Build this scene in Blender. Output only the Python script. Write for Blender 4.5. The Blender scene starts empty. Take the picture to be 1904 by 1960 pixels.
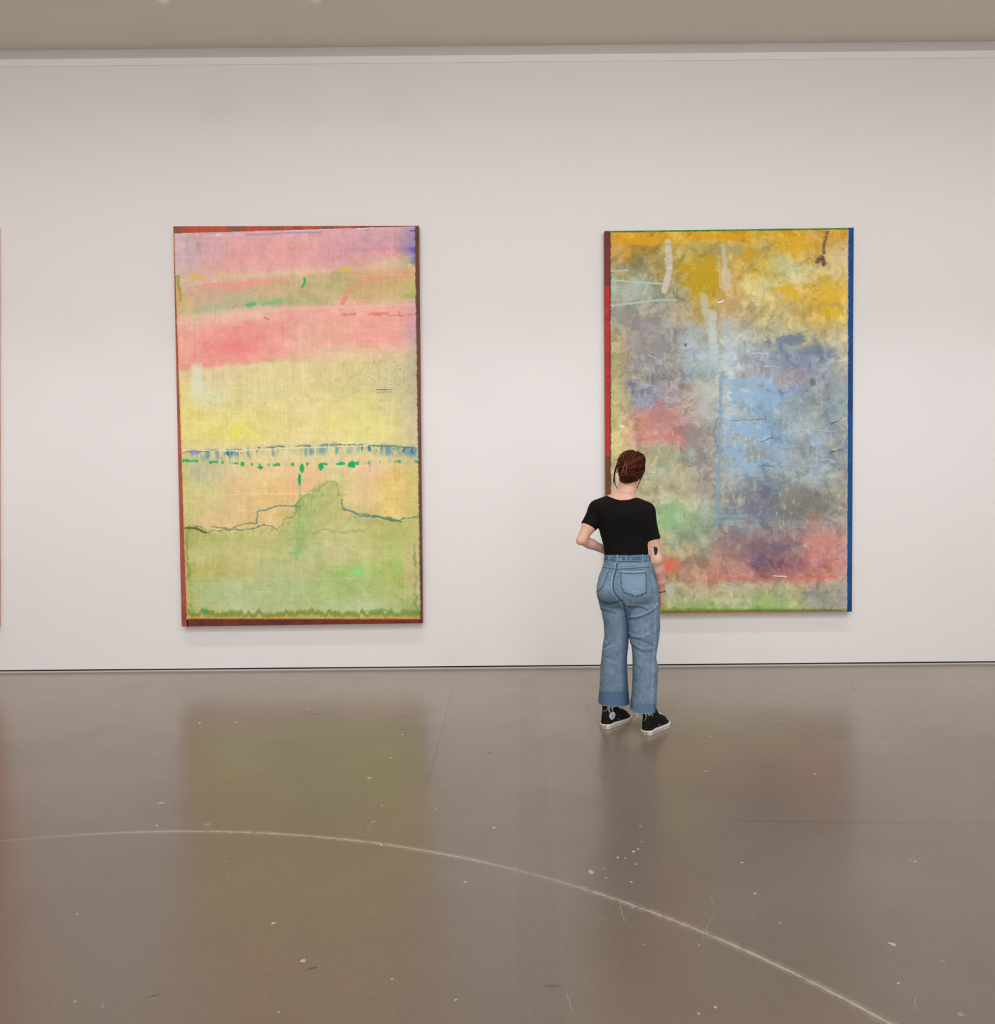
import bpy, math, random
import numpy as np
from mathutils import Matrix, Vector

# ------------------------------------------------------------------ camera model
F_PX, W_PX, H_PX = 1580.0, 1904, 1960
CAM_H, WALL_D = 1.42, 6.36
PITCH, ROLL = 0.0326, math.radians(-0.52)
CAM_POS = Vector((0, -WALL_D, CAM_H))
CAM_R = Matrix.Rotation(math.pi/2 - PITCH, 3, 'X') @ Matrix.Rotation(ROLL, 3, 'Z')
RN = np.array(CAM_R)

scene = bpy.context.scene
COL = scene.collection
cam_data = bpy.data.cameras.new('camera')
cam = bpy.data.objects.new('camera', cam_data)
COL.objects.link(cam)
cam.matrix_world = Matrix.Translation(CAM_POS) @ CAM_R.to_4x4()
cam_data.sensor_fit = 'HORIZONTAL'
cam_data.sensor_width = 36
cam_data.lens = F_PX * 36 / W_PX
cam_data.clip_start = 0.05
scene.camera = cam

def ray(px, py):
    return RN @ np.array([(px - W_PX/2)/F_PX, -(py - H_PX/2)/F_PX, -1.0])
def on_y(px, py, Y):
    """world point seen at a photo position on the upright plane y = Y"""
    d = ray(px, py); t = (Y - CAM_POS.y)/d[1]
    return np.array(CAM_POS) + t*d
def on_z(px, py, Z=0.0):
    d = ray(px, py); t = (Z - CAM_POS.z)/d[2]
    return np.array(CAM_POS) + t*d
def to_px(P):
    q = (P - np.array(CAM_POS)) @ RN
    return W_PX/2 + F_PX*q[..., 0]/-q[..., 2], H_PX/2 - F_PX*q[..., 1]/-q[..., 2]

# ------------------------------------------------------------------ colour / noise helpers
def lin(c):
    c = np.asarray(c, dtype=np.float64)/255.0
    return np.where(c <= 0.04045, c/12.92, ((c + 0.055)/1.055)**2.4)
def lin4(c):
    l = lin(c); return (float(l[0]), float(l[1]), float(l[2]), 1.0)

_tabs = {}
def vnoise(x, y, seed=0):
    if seed not in _tabs:
        _tabs[seed] = np.random.RandomState(seed + 11).rand(256, 256).astype(np.float32)
    T = _tabs[seed]
    xi = np.floor(x).astype(np.int64); yi = np.floor(y).astype(np.int64)
    fx = x - xi; fy = y - yi
    fx = fx*fx*(3 - 2*fx); fy = fy*fy*(3 - 2*fy)
    a = T[yi % 256, xi % 256]; b = T[yi % 256, (xi+1) % 256]
    c = T[(yi+1) % 256, xi % 256]; d = T[(yi+1) % 256, (xi+1) % 256]
    return (a*(1-fx) + b*fx)*(1-fy) + (c*(1-fx) + d*fx)*fy
def fbm(x, y, seed=0, octv=4):
    s = 0; a = 0.5; n = 0
    for o in range(octv):
        s = s + a*(vnoise(x*2**o + 17.3*o, y*2**o + 9.1*o, seed + o*7) - 0.5); n += a; a *= 0.55
    return s/n*2            # about -1..1
def sstep(a, b, x):
    t = np.clip((x - a)/(b - a), 0, 1); return t*t*(3 - 2*t)

# ------------------------------------------------------------------ mesh helpers
def tag(o, label=None, cat=None, group=None, kind=None):
    if label: o['label'] = label
    if cat: o['category'] = cat
    if group: o['group'] = group
    if kind: o['kind'] = kind
    return o
def empty(name, loc, label, cat, group=None, rz=0.0):
    o = bpy.data.objects.new(name, None); COL.objects.link(o)
    o.location = loc; o.rotation_euler = (0, 0, rz)
    o.empty_display_size = 0.05
    return tag(o, label, cat, group)
def link_mesh(name, me, mat, parent=None, smooth=False):
    o = bpy.data.objects.new(name, me); COL.objects.link(o)
    if mat is not None: me.materials.append(mat)
    if smooth:
        me.polygons.foreach_set('use_smooth', np.ones(len(me.polygons), dtype=bool))
    if parent is not None:
        o.parent = parent
        m = Matrix.Identity(4)
        p = parent; chain = []
        while p is not None:
            chain.append(p); p = p.parent
        for q in reversed(chain):
            m = m @ q.matrix_parent_inverse @ q.matrix_basis
        o.matrix_parent_inverse = m.inverted()
    return o
def np_mesh(name, V, Q, mat, parent=None, smooth=True, colors=None, tris=False):
    k = 3 if tris else 4
    me = bpy.data.meshes.new(name)
    V = np.ascontiguousarray(V, dtype=np.float32); Q = np.ascontiguousarray(Q, dtype=np.int32)
    me.vertices.add(len(V)); me.vertices.foreach_set('co', V.ravel())
    me.loops.add(Q.size); me.loops.foreach_set('vertex_index', Q.ravel())
    me.polygons.add(len(Q))
    me.polygons.foreach_set('loop_start', np.arange(0, Q.size, k, dtype=np.int32))
    me.update(calc_edges=True)
    if colors is not None:
        ca = me.color_attributes.new('paint', 'FLOAT_COLOR', 'POINT')
        c4 = np.ones((len(V), 4), dtype=np.float32); c4[:, :3] = colors
        ca.data.foreach_set('color', c4.ravel())
    return link_mesh(name, me, mat, parent, smooth)
def poly_mesh(name, verts, faces, mat, parent=None, smooth=False):
    me = bpy.data.meshes.new(name)
    me.from_pydata([tuple(map(float, v)) for v in verts], [], faces); me.update()
    return link_mesh(name, me, mat, parent, smooth)
def box(name, lo, hi, mat, parent=None):
    x0, y0, z0 = lo; x1, y1, z1 = hi
    v = [(x0,y0,z0),(x1,y0,z0),(x1,y1,z0),(x0,y1,z0),(x0,y0,z1),(x1,y0,z1),(x1,y1,z1),(x0,y1,z1)]
    f = [(0,3,2,1),(4,5,6,7),(0,1,5,4),(1,2,6,5),(2,3,7,6),(3,0,4,7)]
    return poly_mesh(name, v, f, mat, parent)
def slab(name, quad, y_front, y_back, mat, parent=None):
    """quad of (x,z) corners TL,TR,BR,BL made into an upright slab"""
    v = [(x, y_front, z) for x, z in quad] + [(x, y_back, z) for x, z in quad]
    f = [(0,3,2,1),(4,5,6,7),(0,1,5,4),(1,2,6,5),(2,3,7,6),(3,0,4,7)]
    return poly_mesh(name, v, f, mat, parent)
def tube_geo(pts, rad, n=6):
    """verts, quads for a swept tube through pts with radii rad (closed ends)"""
    P = np.array(pts, dtype=float); m = len(P)
    R = np.full(m, rad, dtype=float) if np.isscalar(rad) else np.array(rad, dtype=float)
    T = np.gradient(P, axis=0); T /= np.linalg.norm(T, axis=1, keepdims=True) + 1e-12
    up = np.array([0, 0, 1.0]) if abs(T[0, 2]) < 0.9 else np.array([0, 1.0, 0])
    V = []; 
    for i in range(m):
        a = np.cross(up, T[i]); a /= np.linalg.norm(a) + 1e-12
        b = np.cross(T[i], a); up = b
        for k in range(n):
            t = 2*math.pi*k/n
            V.append(P[i] + R[i]*(math.cos(t)*a + math.sin(t)*b))
    Q = []
    for i in range(m-1):
        for k in range(n):
            Q.append((i*n+k, i*n+(k+1) % n, (i+1)*n+(k+1) % n, (i+1)*n+k))
    Q.append(tuple(reversed(range(n)))); Q.append(tuple((m-1)*n + k for k in range(n)))
    return V, Q
def tubes(name, items, mat, parent=None, n=6):
    V = []; Q = []
    for pts, rad in items:
        v, q = tube_geo(pts, rad, n); o = len(V)
        V += v; Q += [tuple(i + o for i in f) for f in q]
    return poly_mesh(name, V, Q, mat, parent, smooth=True)

# ------------------------------------------------------------------ materials
class NT:
    def __init__(s, name):
        s.m = bpy.data.materials.new(name); s.m.use_nodes = True
        s.t = s.m.node_tree; s.t.nodes.clear()
        s.out = s.t.nodes.new('ShaderNodeOutputMaterial')
        s.b = s.t.nodes.new('ShaderNodeBsdfPrincipled')
        s.t.links.new(s.b.outputs[0], s.out.inputs[0])
    def n(s, typ, **kw):
        nd = s.t.nodes.new(typ)
        for k, v in kw.items(): setattr(nd, k, v)
        return nd
    def l(s, a, b): s.t.links.new(a, b)
    def val(s, sock, v):
        if isinstance(v, (int, float)): sock.default_value = v
        else: s.l(v, sock)
    def math(s, op, a, b=None, c=None, clamp=False):
        nd = s.n('ShaderNodeMath', operation=op, use_clamp=clamp)
        s.val(nd.inputs[0], a)
        if b is not None: s.val(nd.inputs[1], b)
        if c is not None: s.val(nd.inputs[2], c)
        return nd.outputs[0]
    def mix(s, fac, a, b, mode='MIX'):
        nd = s.n('ShaderNodeMix', data_type='RGBA', blend_type=mode)
        s.val(nd.inputs[0], fac)
        for sock, v in ((nd.inputs[6], a), (nd.inputs[7], b)):
            if isinstance(v, tuple): sock.default_value = v
            else: s.l(v, sock)
        return nd.outputs[2]
    def noise(s, scale, detail=4, rough=0.5, vec=None, dist=0.0):
        nd = s.n('ShaderNodeTexNoise'); nd.inputs['Scale'].default_value = scale
        nd.inputs['Detail'].default_value = detail; nd.inputs['Roughness'].default_value = rough
        nd.inputs['Distortion'].default_value = dist
        if vec is not None: s.l(vec, nd.inputs['Vector'])
        return nd.outputs['Fac']
    def ramp(s, fac, a, b, lo=0.0, hi=1.0):
        nd = s.n('ShaderNodeMapRange', interpolation_type='SMOOTHSTEP')
        s.l(fac, nd.inputs[0])
        nd.inputs[1].default_value = a; nd.inputs[2].default_value = b
        nd.inputs[3].default_value = lo; nd.inputs[4].default_value = hi
        return nd.outputs[0]
    def coord(s): return s.n('ShaderNodeTexCoord').outputs['Object']
    def vec(s, v, scale):
        nd = s.n('ShaderNodeVectorMath', operation='MULTIPLY'); s.l(v, nd.inputs[0])
        nd.inputs[1].default_value = scale; return nd.outputs[0]
    def bump(s, h, strength=0.2, dist=0.001):
        nd = s.n('ShaderNodeBump'); nd.inputs['Strength'].default_value = strength
        nd.inputs['Distance'].default_value = dist
        s.l(h, nd.inputs['Height']); s.l(nd.outputs[0], s.b.inputs['Normal'])

def simple(name, rgb, rough=0.6, spec=0.5, var=0.06, scale=30, metallic=0.0, bump=0.0, bdist=0.001):
    t = NT(name); c = lin4(rgb); v = t.coord()
    nz = t.noise(scale, 4, 0.6, v)
    d = tuple(x*(1-var*2) for x in c[:3]) + (1,); e = tuple(min(1, x*(1+var*2)) for x in c[:3]) + (1,)
    t.l(t.mix(nz, d, e), t.b.inputs['Base Color'])
    t.b.inputs['Roughness'].default_value = rough
    t.b.inputs['Specular IOR Level'].default_value = spec
    t.b.inputs['Metallic'].default_value = metallic
    if bump: t.bump(nz, bump, bdist)
    return t.m
# ------------------------------------------------------------------ room
def wz(py, px=952, Y=0.0): return float(on_y(px, py, Y)[2])
RX0, RX1, RY0 = -7.5, 7.0, -13.0
Z_STRIP_LO, Z_STRIP_HI = wz(117, Y=-0.02), wz(105, Y=-0.03)
Z_CEIL = wz(87.5, Y=-0.02)

def plaster(name, rgb, rough=0.75):
    t = NT(name); v = t.coord()
    nz = t.noise(0.55, 3, 0.5, v); fine = t.noise(180, 3, 0.6, v)
    c = lin(rgb); a = tuple(c*0.975) + (1,); b = tuple(np.minimum(c*1.02, 1)) + (1,)
    t.l(t.mix(nz, a, b), t.b.inputs['Base Color'])
    t.b.inputs['Roughness'].default_value = rough
    t.b.inputs['Specular IOR Level'].default_value = 0.25
    t.bump(fine, 0.05, 0.0005)
    return t.m
M_WALL = plaster('white_wall_paint', (236, 230, 228))
M_CEIL = plaster('ceiling_paint', (232, 226, 212), 0.85)
M_TRIM = plaster('trim_paint', (244, 240, 237), 0.45)
M_COR = plaster('cornice_paint', (204, 199, 193), 0.8)
M_DARK = simple('recess_black', (34, 34, 40), 0.8)
M_SKIRT = simple('skirt_metal', (196, 194, 192), 0.5)

def struct(o): return tag(o, kind='structure')
struct(box('wall_front', (RX0, 0, 0.0205), (RX1, 0.25, 5.4), M_WALL))
struct(box('trim_1', (RX0, 0.012, 0.0), (RX1, 0.20, 0.0204), M_DARK))
struct(box('baseboard_front', (RX0, -0.001, 0.0), (RX1, 0.011, 0.0085), M_SKIRT))
struct(box('wall_left', (RX0-0.2, RY0, 0), (RX0-0.001, 0.2, 5.4), M_WALL))
struct(box('wall_right', (RX1+0.001, RY0, 0), (RX1+0.2, 0.2, 5.4), M_WALL))
struct(box('wall_back', (RX0, RY0-0.2, 0), (RX1, RY0-0.001, 5.4), M_WALL))
struct(box('ceiling', (RX0, RY0, Z_CEIL), (RX1, -0.0205, Z_CEIL+0.2), M_CEIL))
struct(box('trim_3', (RX0, -0.020, Z_STRIP_HI+0.0005), (RX1, -0.0005, Z_CEIL+0.2), M_COR))
# light strip under the ceiling slot: leaning slightly forward at its foot
def lean_strip(name, z0, z1, d0, d1, mat):
    v = []
    for x in (RX0, RX1):
        v += [(x, -0.0005, z0), (x, -d0, z0), (x, -d1, z1), (x, -0.0005, z1)]
    return poly_mesh(name, v, [(0,1,2,3), (7,6,5,4), (0,4,5,1), (1,5,6,2), (2,6,7,3), (3,7,4,0)], mat)
struct(lean_strip('trim_2', Z_STRIP_LO, Z_STRIP_HI, 0.006, 0.030, M_TRIM))

# ---- floor: polished concrete with scuffs, drips, seams and a pale arc
def floor_material():
    t = NT('polished_concrete'); geo = t.n('ShaderNodeNewGeometry').outputs['Position']
    sep = t.n('ShaderNodeSeparateXYZ'); t.l(geo, sep.inputs[0]); X, Y = sep.outputs[0], sep.outputs[1]
    big = t.noise(0.35, 4, 0.55, geo, 0.4); mid = t.noise(2.2, 6, 0.62, geo, 0.6)
    fine = t.noise(60, 5, 0.7, geo); grit = t.noise(420, 3, 0.7, geo)
    streak = t.noise(3.0, 5, 0.65, t.vec(geo, (0.8, 9.0, 1)))
    c = t.mix(t.ramp(big, 0.35, 0.68), lin4((138, 123, 109)), lin4((149, 133, 118)))
    c = t.mix(t.ramp(mid, 0.35, 0.75, 0, 0.32), c, lin4((126, 111, 99)))
    c = t.mix(t.ramp(streak, 0.5, 0.8, 0, 0.15), c, lin4((120, 107, 96)))
    c = t.mix(t.ramp(fine, 0.45, 0.75, 0, 0.25), c, lin4((164, 152, 139)))
    c = t.mix(t.ramp(grit, 0.52, 0.72, 0, 0.22), c, lin4((112, 100, 90)))
    def seg_mask(p, q, w, soft=0.5):
        # distance from a segment p-q on the floor, in metres
        dx, dy = q[0]-p[0], q[1]-p[1]; L = math.hypot(dx, dy); ux, uy = dx/L, dy/L
        along = t.math('ADD', t.math('MULTIPLY', t.math('SUBTRACT', X, p[0]), ux), t.math('MULTIPLY', t.math('SUBTRACT', Y, p[1]), uy))
        perp = t.math('SUBTRACT', t.math('MULTIPLY', t.math('SUBTRACT', X, p[0]), -uy), t.math('MULTIPLY', t.math('SUBTRACT', Y, p[1]), -ux))
        over = t.math('SUBTRACT', along, t.math('MINIMUM', t.math('MAXIMUM', along, 0.0), L))
        d = t.math('SQRT', t.math('ADD', t.math('MULTIPLY', perp, perp), t.math('MULTIPLY', over, over)))
        return t.ramp(d, w*(1-soft), w, 1.0, 0.0)
    def fl(px, py): p = on_z(px, py); return (float(p[0]), float(p[1]))
    wob = t.noise(7, 4, 0.7, geo); wob2 = t.noise(40, 3, 0.7, geo)
    # broad, barely darker lane and hairline seams
    lane = seg_mask(fl(1012, 1300), fl(1040, 2050), 0.075, 0.25)
    c = t.mix(t.math('MULTIPLY', lane, 0.13), c, lin4((110, 98, 90)))
    for p, q, w, k in (((866,1322),(818,1500),.012,.22), ((1600,1413),(1904,1411),.02,.16), ((1560,1427),(1904,1424),.014,.15),
                       ((1380,1571),(1904,1577),.018,.18), ((1120,1340),(1160,1520),.01,.10), ((1840,1300),(1896,1345),.01,.3)):
        m = t.math('MULTIPLY', seg_mask(fl(*p), fl(*q), w, 0.8), t.ramp(wob, 0.3, 0.6, 0.3*k, k))
        c = t.mix(m, c, lin4((84, 74, 66)))
    # the pale arc: circle fitted through floor points
    pts = np.array([fl(*p) for p in ((60,1601),(350,1594),(520,1599),(700,1614),(860,1636),(1000,1665),(1150,1706),(1300,1763),(1500,1858),(1690,1956))])
    A = np.c_[2*pts, np.ones(len(pts))]; b = (pts**2).sum(1)
    sol = np.linalg.lstsq(A, b, rcond=None)[0]; cx, cy = sol[0], sol[1]; R = math.sqrt(sol[2] + cx*cx + cy*cy)
    dxx = t.math('SUBTRACT', X, float(cx)); dyy = t.math('SUBTRACT', Y, float(cy))
    rr = t.math('SQRT', t.math('ADD', t.math('MULTIPLY', dxx, dxx), t.math('MULTIPLY', dyy, dyy)))
    dr = t.math('ABSOLUTE', t.math('SUBTRACT', rr, R))
    dr = t.math('ADD', dr, t.math('MULTIPLY', t.math('SUBTRACT', wob, 0.5), 0.010))
    gate = t.ramp(X, fl(40,1602)[0], fl(330,1594)[0], 0.2, 1.0)
    core = t.math('MULTIPLY', t.ramp(dr, 0.002, 0.008, 0.75, 0.0), t.ramp(wob2, 0.28, 0.55, 0.35, 1.0))
    haze = t.math('MULTIPLY', t.ramp(dr, 0.006, 0.028, 0.30, 0.0), t.ramp(wob2, 0.35, 0.65, 0.2, 1.0))
    br = t.ramp(X, fl(880,1640)[0], fl(980,1660)[0], 1.0, 0.55)
    br2 = t.ramp(X, fl(1080,1685)[0], fl(1200,1722)[0], 0.0, 0.6)
    arc = t.math('MULTIPLY', t.math('MAXIMUM', core, haze), t.math('MULTIPLY', gate, t.math('ADD', br, br2), clamp=True))
    c = t.mix(arc, c, lin4((222, 214, 200)))
    # paint drips (px, py, radius px, tone)
    warp = t.noise(55, 3, 0.6, geo)
    spots = [(309,1537,8,1),(300,1580,5,.8),(397,1578,11,.35),(382,1384,4,.8),(404,1412,3,.7),(707,1489,6,1),(714,1573,9,.7),
             (731,1542,3,1),(704,1580,3,.8),(730,1617,5,.9),(834,1547,3,.8),(945,1584,5,.8),(890,1688,5,.8),(523,1767,6,1),
             (580,1839,7,1),(750,1874,3,.9),(533,1937,3,.9),(872,1914,4,.8),(1131,1669,9,1),(1160,1681,3,.9),(1208,1688,4,1),
             (1182,1641,4,1),(1197,1642,3,1),(1212,1630,5,.9),(1221,1625,4,.9),(1228,1611,3,.9),(1225,1581,3,.8),(1218,1654,3,.9),
             (1155,1663,2.5,.8),(1420,1651,4,.9),(1445,1710,5,.9),(1708,1807,9,.8),(1838,1941,8,.6),(1719,1882,4,.8),(1804,1840,5,.6),
             (1103,1469,6,.6),(1351,1476,3,.8),(1560,1482,3,.8),(1338,1809,3,.8),(1360,1409,5,.6),(1369,1928,5,.8),(1337,1940,4,.8),
             (1751,1649,4,.8),(1492,1767,3,.8),(1118,1699,5,.6),(1010,1362,4,.6),(770,1406,3,.8),(140,1972,3,.9),(143,1917,3,.9),
             (148,1750,3,.9),(196,1926,5,.7),(452,1383,3,.8),(590,1357,3,.8),(770,1363,5,.6),(1210,1737,5,.7),(1151,1757,2.5,.7),
             (1232,1808,3,.6),(1072,1813,2.5,.7),(1718,1667,3,.5),(39,1587,5,.7),(651,1425,3,.7),(748,1451,3,.8)]
    t.spots = [(fl(sx, sy), r*math.hypot(fl(sx, sy)[0], fl(sx, sy)[1]+WALL_D)/F_PX, k) for (sx, sy, r, k) in spots]
    # stray small flecks and dark scuffs
    vo = t.n('ShaderNodeTexVoronoi'); vo.inputs['Scale'].default_value = 5.0; t.l(geo, vo.inputs['Vector'])
    cs = t.n('ShaderNodeSeparateColor'); t.l(vo.outputs['Color'], cs.inputs[0])
    fl1 = t.math('MULTIPLY', t.ramp(vo.outputs['Distance'], 0.012, 0.03, 0.8, 0.0), t.math('GREATER_THAN', cs.outputs[0], 0.45))
    c = t.mix(fl1, c, lin4((200, 190, 176)))
    vo2 = t.n('ShaderNodeTexVoronoi'); vo2.inputs['Scale'].default_value = 2.2; t.l(t.vec(geo, (0.6, 1.6, 1)), vo2.inputs['Vector'])
    cs2 = t.n('ShaderNodeSeparateColor'); t.l(vo2.outputs['Color'], cs2.inputs[0])
    d2 = t.math('ADD', vo2.outputs['Distance'], t.math('MULTIPLY', t.math('SUBTRACT', warp, 0.5), 0.06))
    fl2 = t.math('MULTIPLY', t.ramp(d2, 0.012, 0.045, 0.5, 0.0), t.math('GREATER_THAN', cs2.outputs[1], 0.6))
    c = t.mix(fl2, c, lin4((80, 70, 62)))
    t.scuffs = [(fl(*p), fl(*q), w, tone) for p, q, w, k, tone in (((597,1367),(617,1366),.02,.6,(100,80,55)), ((585,1856),(608,1851),.012,.6,(70,62,56)),
                             ((935,1440),(940,1442),.012,.8,(70,60,52)), ((923,1471),(940,1470),.008,.7,(80,70,60)),
                             ((1446,1473),(1459,1474),.008,.9,(60,50,45)), ((1630,1314),(1636,1322),.008,.8,(50,40,36)),
                             ((1835,1449),(1838,1449),.010,.9,(95,55,25)), ((1808,1348),(1816,1348),.010,.6,(90,65,50)),
                             ((280,1910),(312,1902),.006,.7,(70,62,56)), ((440,1642),(446,1644),.012,.6,(85,76,68)),
                             ((1262,1447),(1240,1440),.006,.5,(80,55,45)), ((200,1435),(225,1436),.006,.5,(100,90,80)))]
    t.scr = [(fl(*p), fl(*q)) for p, q in (((1360,1714),(1367,1738)), ((1367,1745),(1342,1802)), ((1745,1895),(1757,1938)), ((1570,1760),(1600,1756)),
                 ((435,1672),(446,1690)), ((1185,1725),(1195,1765)), ((1085,1900),(1098,1945)), ((708,1740),(709,1752)),
                 ((450,1391),(480,1390)), ((1480,1381),(1506,1379)), ((1790,1752),(1808,1753)), ((1300,1774),(1315,1762)))]
    t.l(c, t.b.inputs['Base Color'])
    r = t.math('ADD', t.math('MULTIPLY', mid, 0.10), t.math('MULTIPLY', fine, 0.05))
    t.l(t.math('ADD', r, 0.17), t.b.inputs['Roughness'])
    t.b.inputs['Specular IOR Level'].default_value = 0.5
    t.b.inputs['IOR'].default_value = 1.6
    h = t.math('ADD', t.math('MULTIPLY', fine, 0.6), t.math('MULTIPLY', mid, 1.4))
    t.bump(h, 0.05, 0.003)
    return t
NF = floor_material(); M_FLOOR = NF.m
def build_floor():
    rs = random.Random(4)
    x0, x1, y0, y1 = RX0, RX1, RY0, 0.012
    V = [(x0,y0,-.2),(x1,y0,-.2),(x1,y1,-.2),(x0,y1,-.2),(x0,y0,0),(x1,y0,0),(x1,y1,0),(x0,y1,0)]
    Fc = [(0,3,2,1),(4,5,6,7),(0,1,5,4),(1,2,6,5),(2,3,7,6),(3,0,4,7)]; mi = [0]*6
    for (p, r, k) in NF.spots:                      # dried paint drips, a hair thick
        n = 14; ph = rs.random()*6; o = len(V); el = rs.uniform(1.0, 1.5)
        for ring, z in ((1.0, 0.0001), (0.8, 0.0006)):
            for i in range(n):
                a = 2*math.pi*i/n; w_ = 1 + .22*math.sin(2*a+ph) + .16*math.sin(3*a+2*ph) + rs.uniform(-.1, .1)
                V.append((p[0] + r*.62*w_*ring*math.cos(a), p[1] + r*.62*el*w_*ring*math.sin(a), z))
        for i in range(n): Fc.append((o+i, o+(i+1) % n, o+n+(i+1) % n, o+n+i)); mi.append(1 if k > .7 else 2)
        Fc.append(tuple(o+n+i for i in range(n))); mi.append(1 if k > .7 else 2)
    for (p, q) in NF.scr:
        p = Vector(p); q = Vector(q); d = (q-p).normalized(); nn = Vector((-d.y, d.x)); m = 7; o = len(V)
        for i in range(m):
            t_ = i/(m-1); c = p.lerp(q, t_) + nn*rs.uniform(-.003, .003); w_ = .0011*math.sin(math.pi*(.08+.84*t_)) + .0003
            V.append((c.x - nn.x*w_, c.y - nn.y*w_, .0003)); V.append((c.x + nn.x*w_, c.y + nn.y*w_, .0003))
        for i in range(m-1): Fc.append((o+2*i, o+2*i+2, o+2*i+3, o+2*i+1)); mi.append(2)
    tones = []
    for (p, q, wd, tone) in NF.scuffs:
        p = Vector(p); q = Vector(q); d = (q-p).normalized(); nn = Vector((-d.y, d.x)); m = 9; o = len(V); tones.append(tone)
        for i in range(m):
            t_ = i/(m-1); c = p.lerp(q, t_) + nn*rs.uniform(-.3, .3)*wd*.5; w_ = wd*.42*math.sin(math.pi*(.05+.9*t_))*rs.uniform(.5, 1.1)
            V.append((c.x - nn.x*w_, c.y - nn.y*w_, .0002)); V.append((c.x + nn.x*w_, c.y + nn.y*w_, .0002))
        for i in range(m-1): Fc.append((o+2*i, o+2*i+2, o+2*i+3, o+2*i+1)); mi.append(2 + len(tones))
    me = bpy.data.meshes.new('floor'); me.from_pydata(V, [], Fc); me.update()
    o = link_mesh('floor', me, M_FLOOR)
    me.materials.append(simple('dried_paint', (214, 206, 194), 0.6)); me.materials.append(simple('worn_paint', (176, 164, 150), 0.6))
    for k_, tone in enumerate(tones): me.materials.append(simple('floor_scuff', tuple(int(.45*a_ + .55*b_) for a_, b_ in zip(tone, (128, 114, 102))), .45))
    me.polygons.foreach_set('material_index', mi)
    struct(o)
build_floor()

# ------------------------------------------------------------------ lights
M_LAMP = simple('lamp_white', (222, 220, 215), 0.4)
M_TRACK = simple('track_white', (215, 212, 205), 0.5)
def lens_mat():
    t = NT('lamp_lens'); t.b.inputs['Base Color'].default_value = (1, .96, .9, 1)
    t.b.inputs['Emission Color'].default_value = (1, .93, .85, 1); t.b.inputs['Emission Strength'].default_value = 0.5
    return t.m
M_LENS = lens_mat()
TRK_Y = -1.5
TRK_Z = 4.70
def cyl_geo(a, b, ra, rb, n=20):
    a = np.array(a, float); b = np.array(b, float)
    return tube_geo([a, a*0.5+b*0.5, b], [ra, (ra+rb)/2, rb], n)
def spot_lamp(x, zb, tilt, energy, label, aim_z=-0.25, size=54, blend=1.0, aimx=0.0, color=(0.96, 0.98, 1.0)):
    base = Vector((x, TRK_Y, TRK_Z - 0.0))
    o = empty('track_spotlight', base, label, 'spotlight', 'spotlights on the ceiling track')
    d = Vector((math.sin(aimx), math.cos(tilt), -math.sin(tilt))).normalized()
    piv = Vector((x, TRK_Y, zb + 0.14))
    v, q = cyl_geo((x, TRK_Y, TRK_Z), (x, TRK_Y, piv.z), .009, .009, 10); poly_mesh('stem', v, q, M_LAMP, o, True)
    back = piv - d*0.09; front = piv + d*0.10
    v, q = tube_geo([back, back + d*0.015, piv, front - d*0.01, front], [.028, .043, .047, .047, .044], 28); h = poly_mesh('lamp_head', v, q, M_LAMP, o, True)
    v, q = cyl_geo(front - d*0.004, front + d*0.004, .038, .038, 24); poly_mesh('lens', v, q, M_LENS, o)
    v, q = tube_geo([piv + Vector((-.052, 0, 0)), piv + Vector((.052, 0, 0))], .012, 10); poly_mesh('knuckle', v, q, M_LAMP, o, True)
    ld = bpy.data.lights.new('spot', 'SPOT'); ld.energy = energy; ld.spot_size = math.radians(size); ld.spot_blend = blend
    ld.shadow_soft_size = 0.035; ld.color = color
    lo = bpy.data.objects.new('spot_beam', ld); COL.objects.link(lo)
    lo.location = front + d*0.03
    aim = Vector((x + aimx, 0, aim_z)) - lo.location
    lo.rotation_euler = aim.to_track_quat('-Z', 'Y').to_euler()
    lo.parent = o; lo.matrix_parent_inverse = Matrix.Translation(-base)
    return o
zb0 = float(on_y(303, 13, TRK_Y)[2]); x0 = float(on_y(303, 13, TRK_Y)[0]); x1 = float(on_y(599, 11, TRK_Y)[0])
zb1 = float(on_y(599, 11, TRK_Y)[2]); sp = x1 - x0
tr = tag(box('lighting_track', (RX0+0.3, TRK_Y-0.018, TRK_Z), (RX1-0.3, TRK_Y+0.018, Z_CEIL-0.0005), M_TRACK), 'white lighting track along the ceiling holding the spotlights', 'lighting track')
rs = random.Random(5)
LE = 50
spot_lamp(x0, zb0, 0.62, LE, 'left of the two white spotlights whose bottoms peek in at the top edge')
spot_lamp(x1, zb1, 0.62, LE, 'right of the two white spotlights whose bottoms peek in at the top edge')


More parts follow.
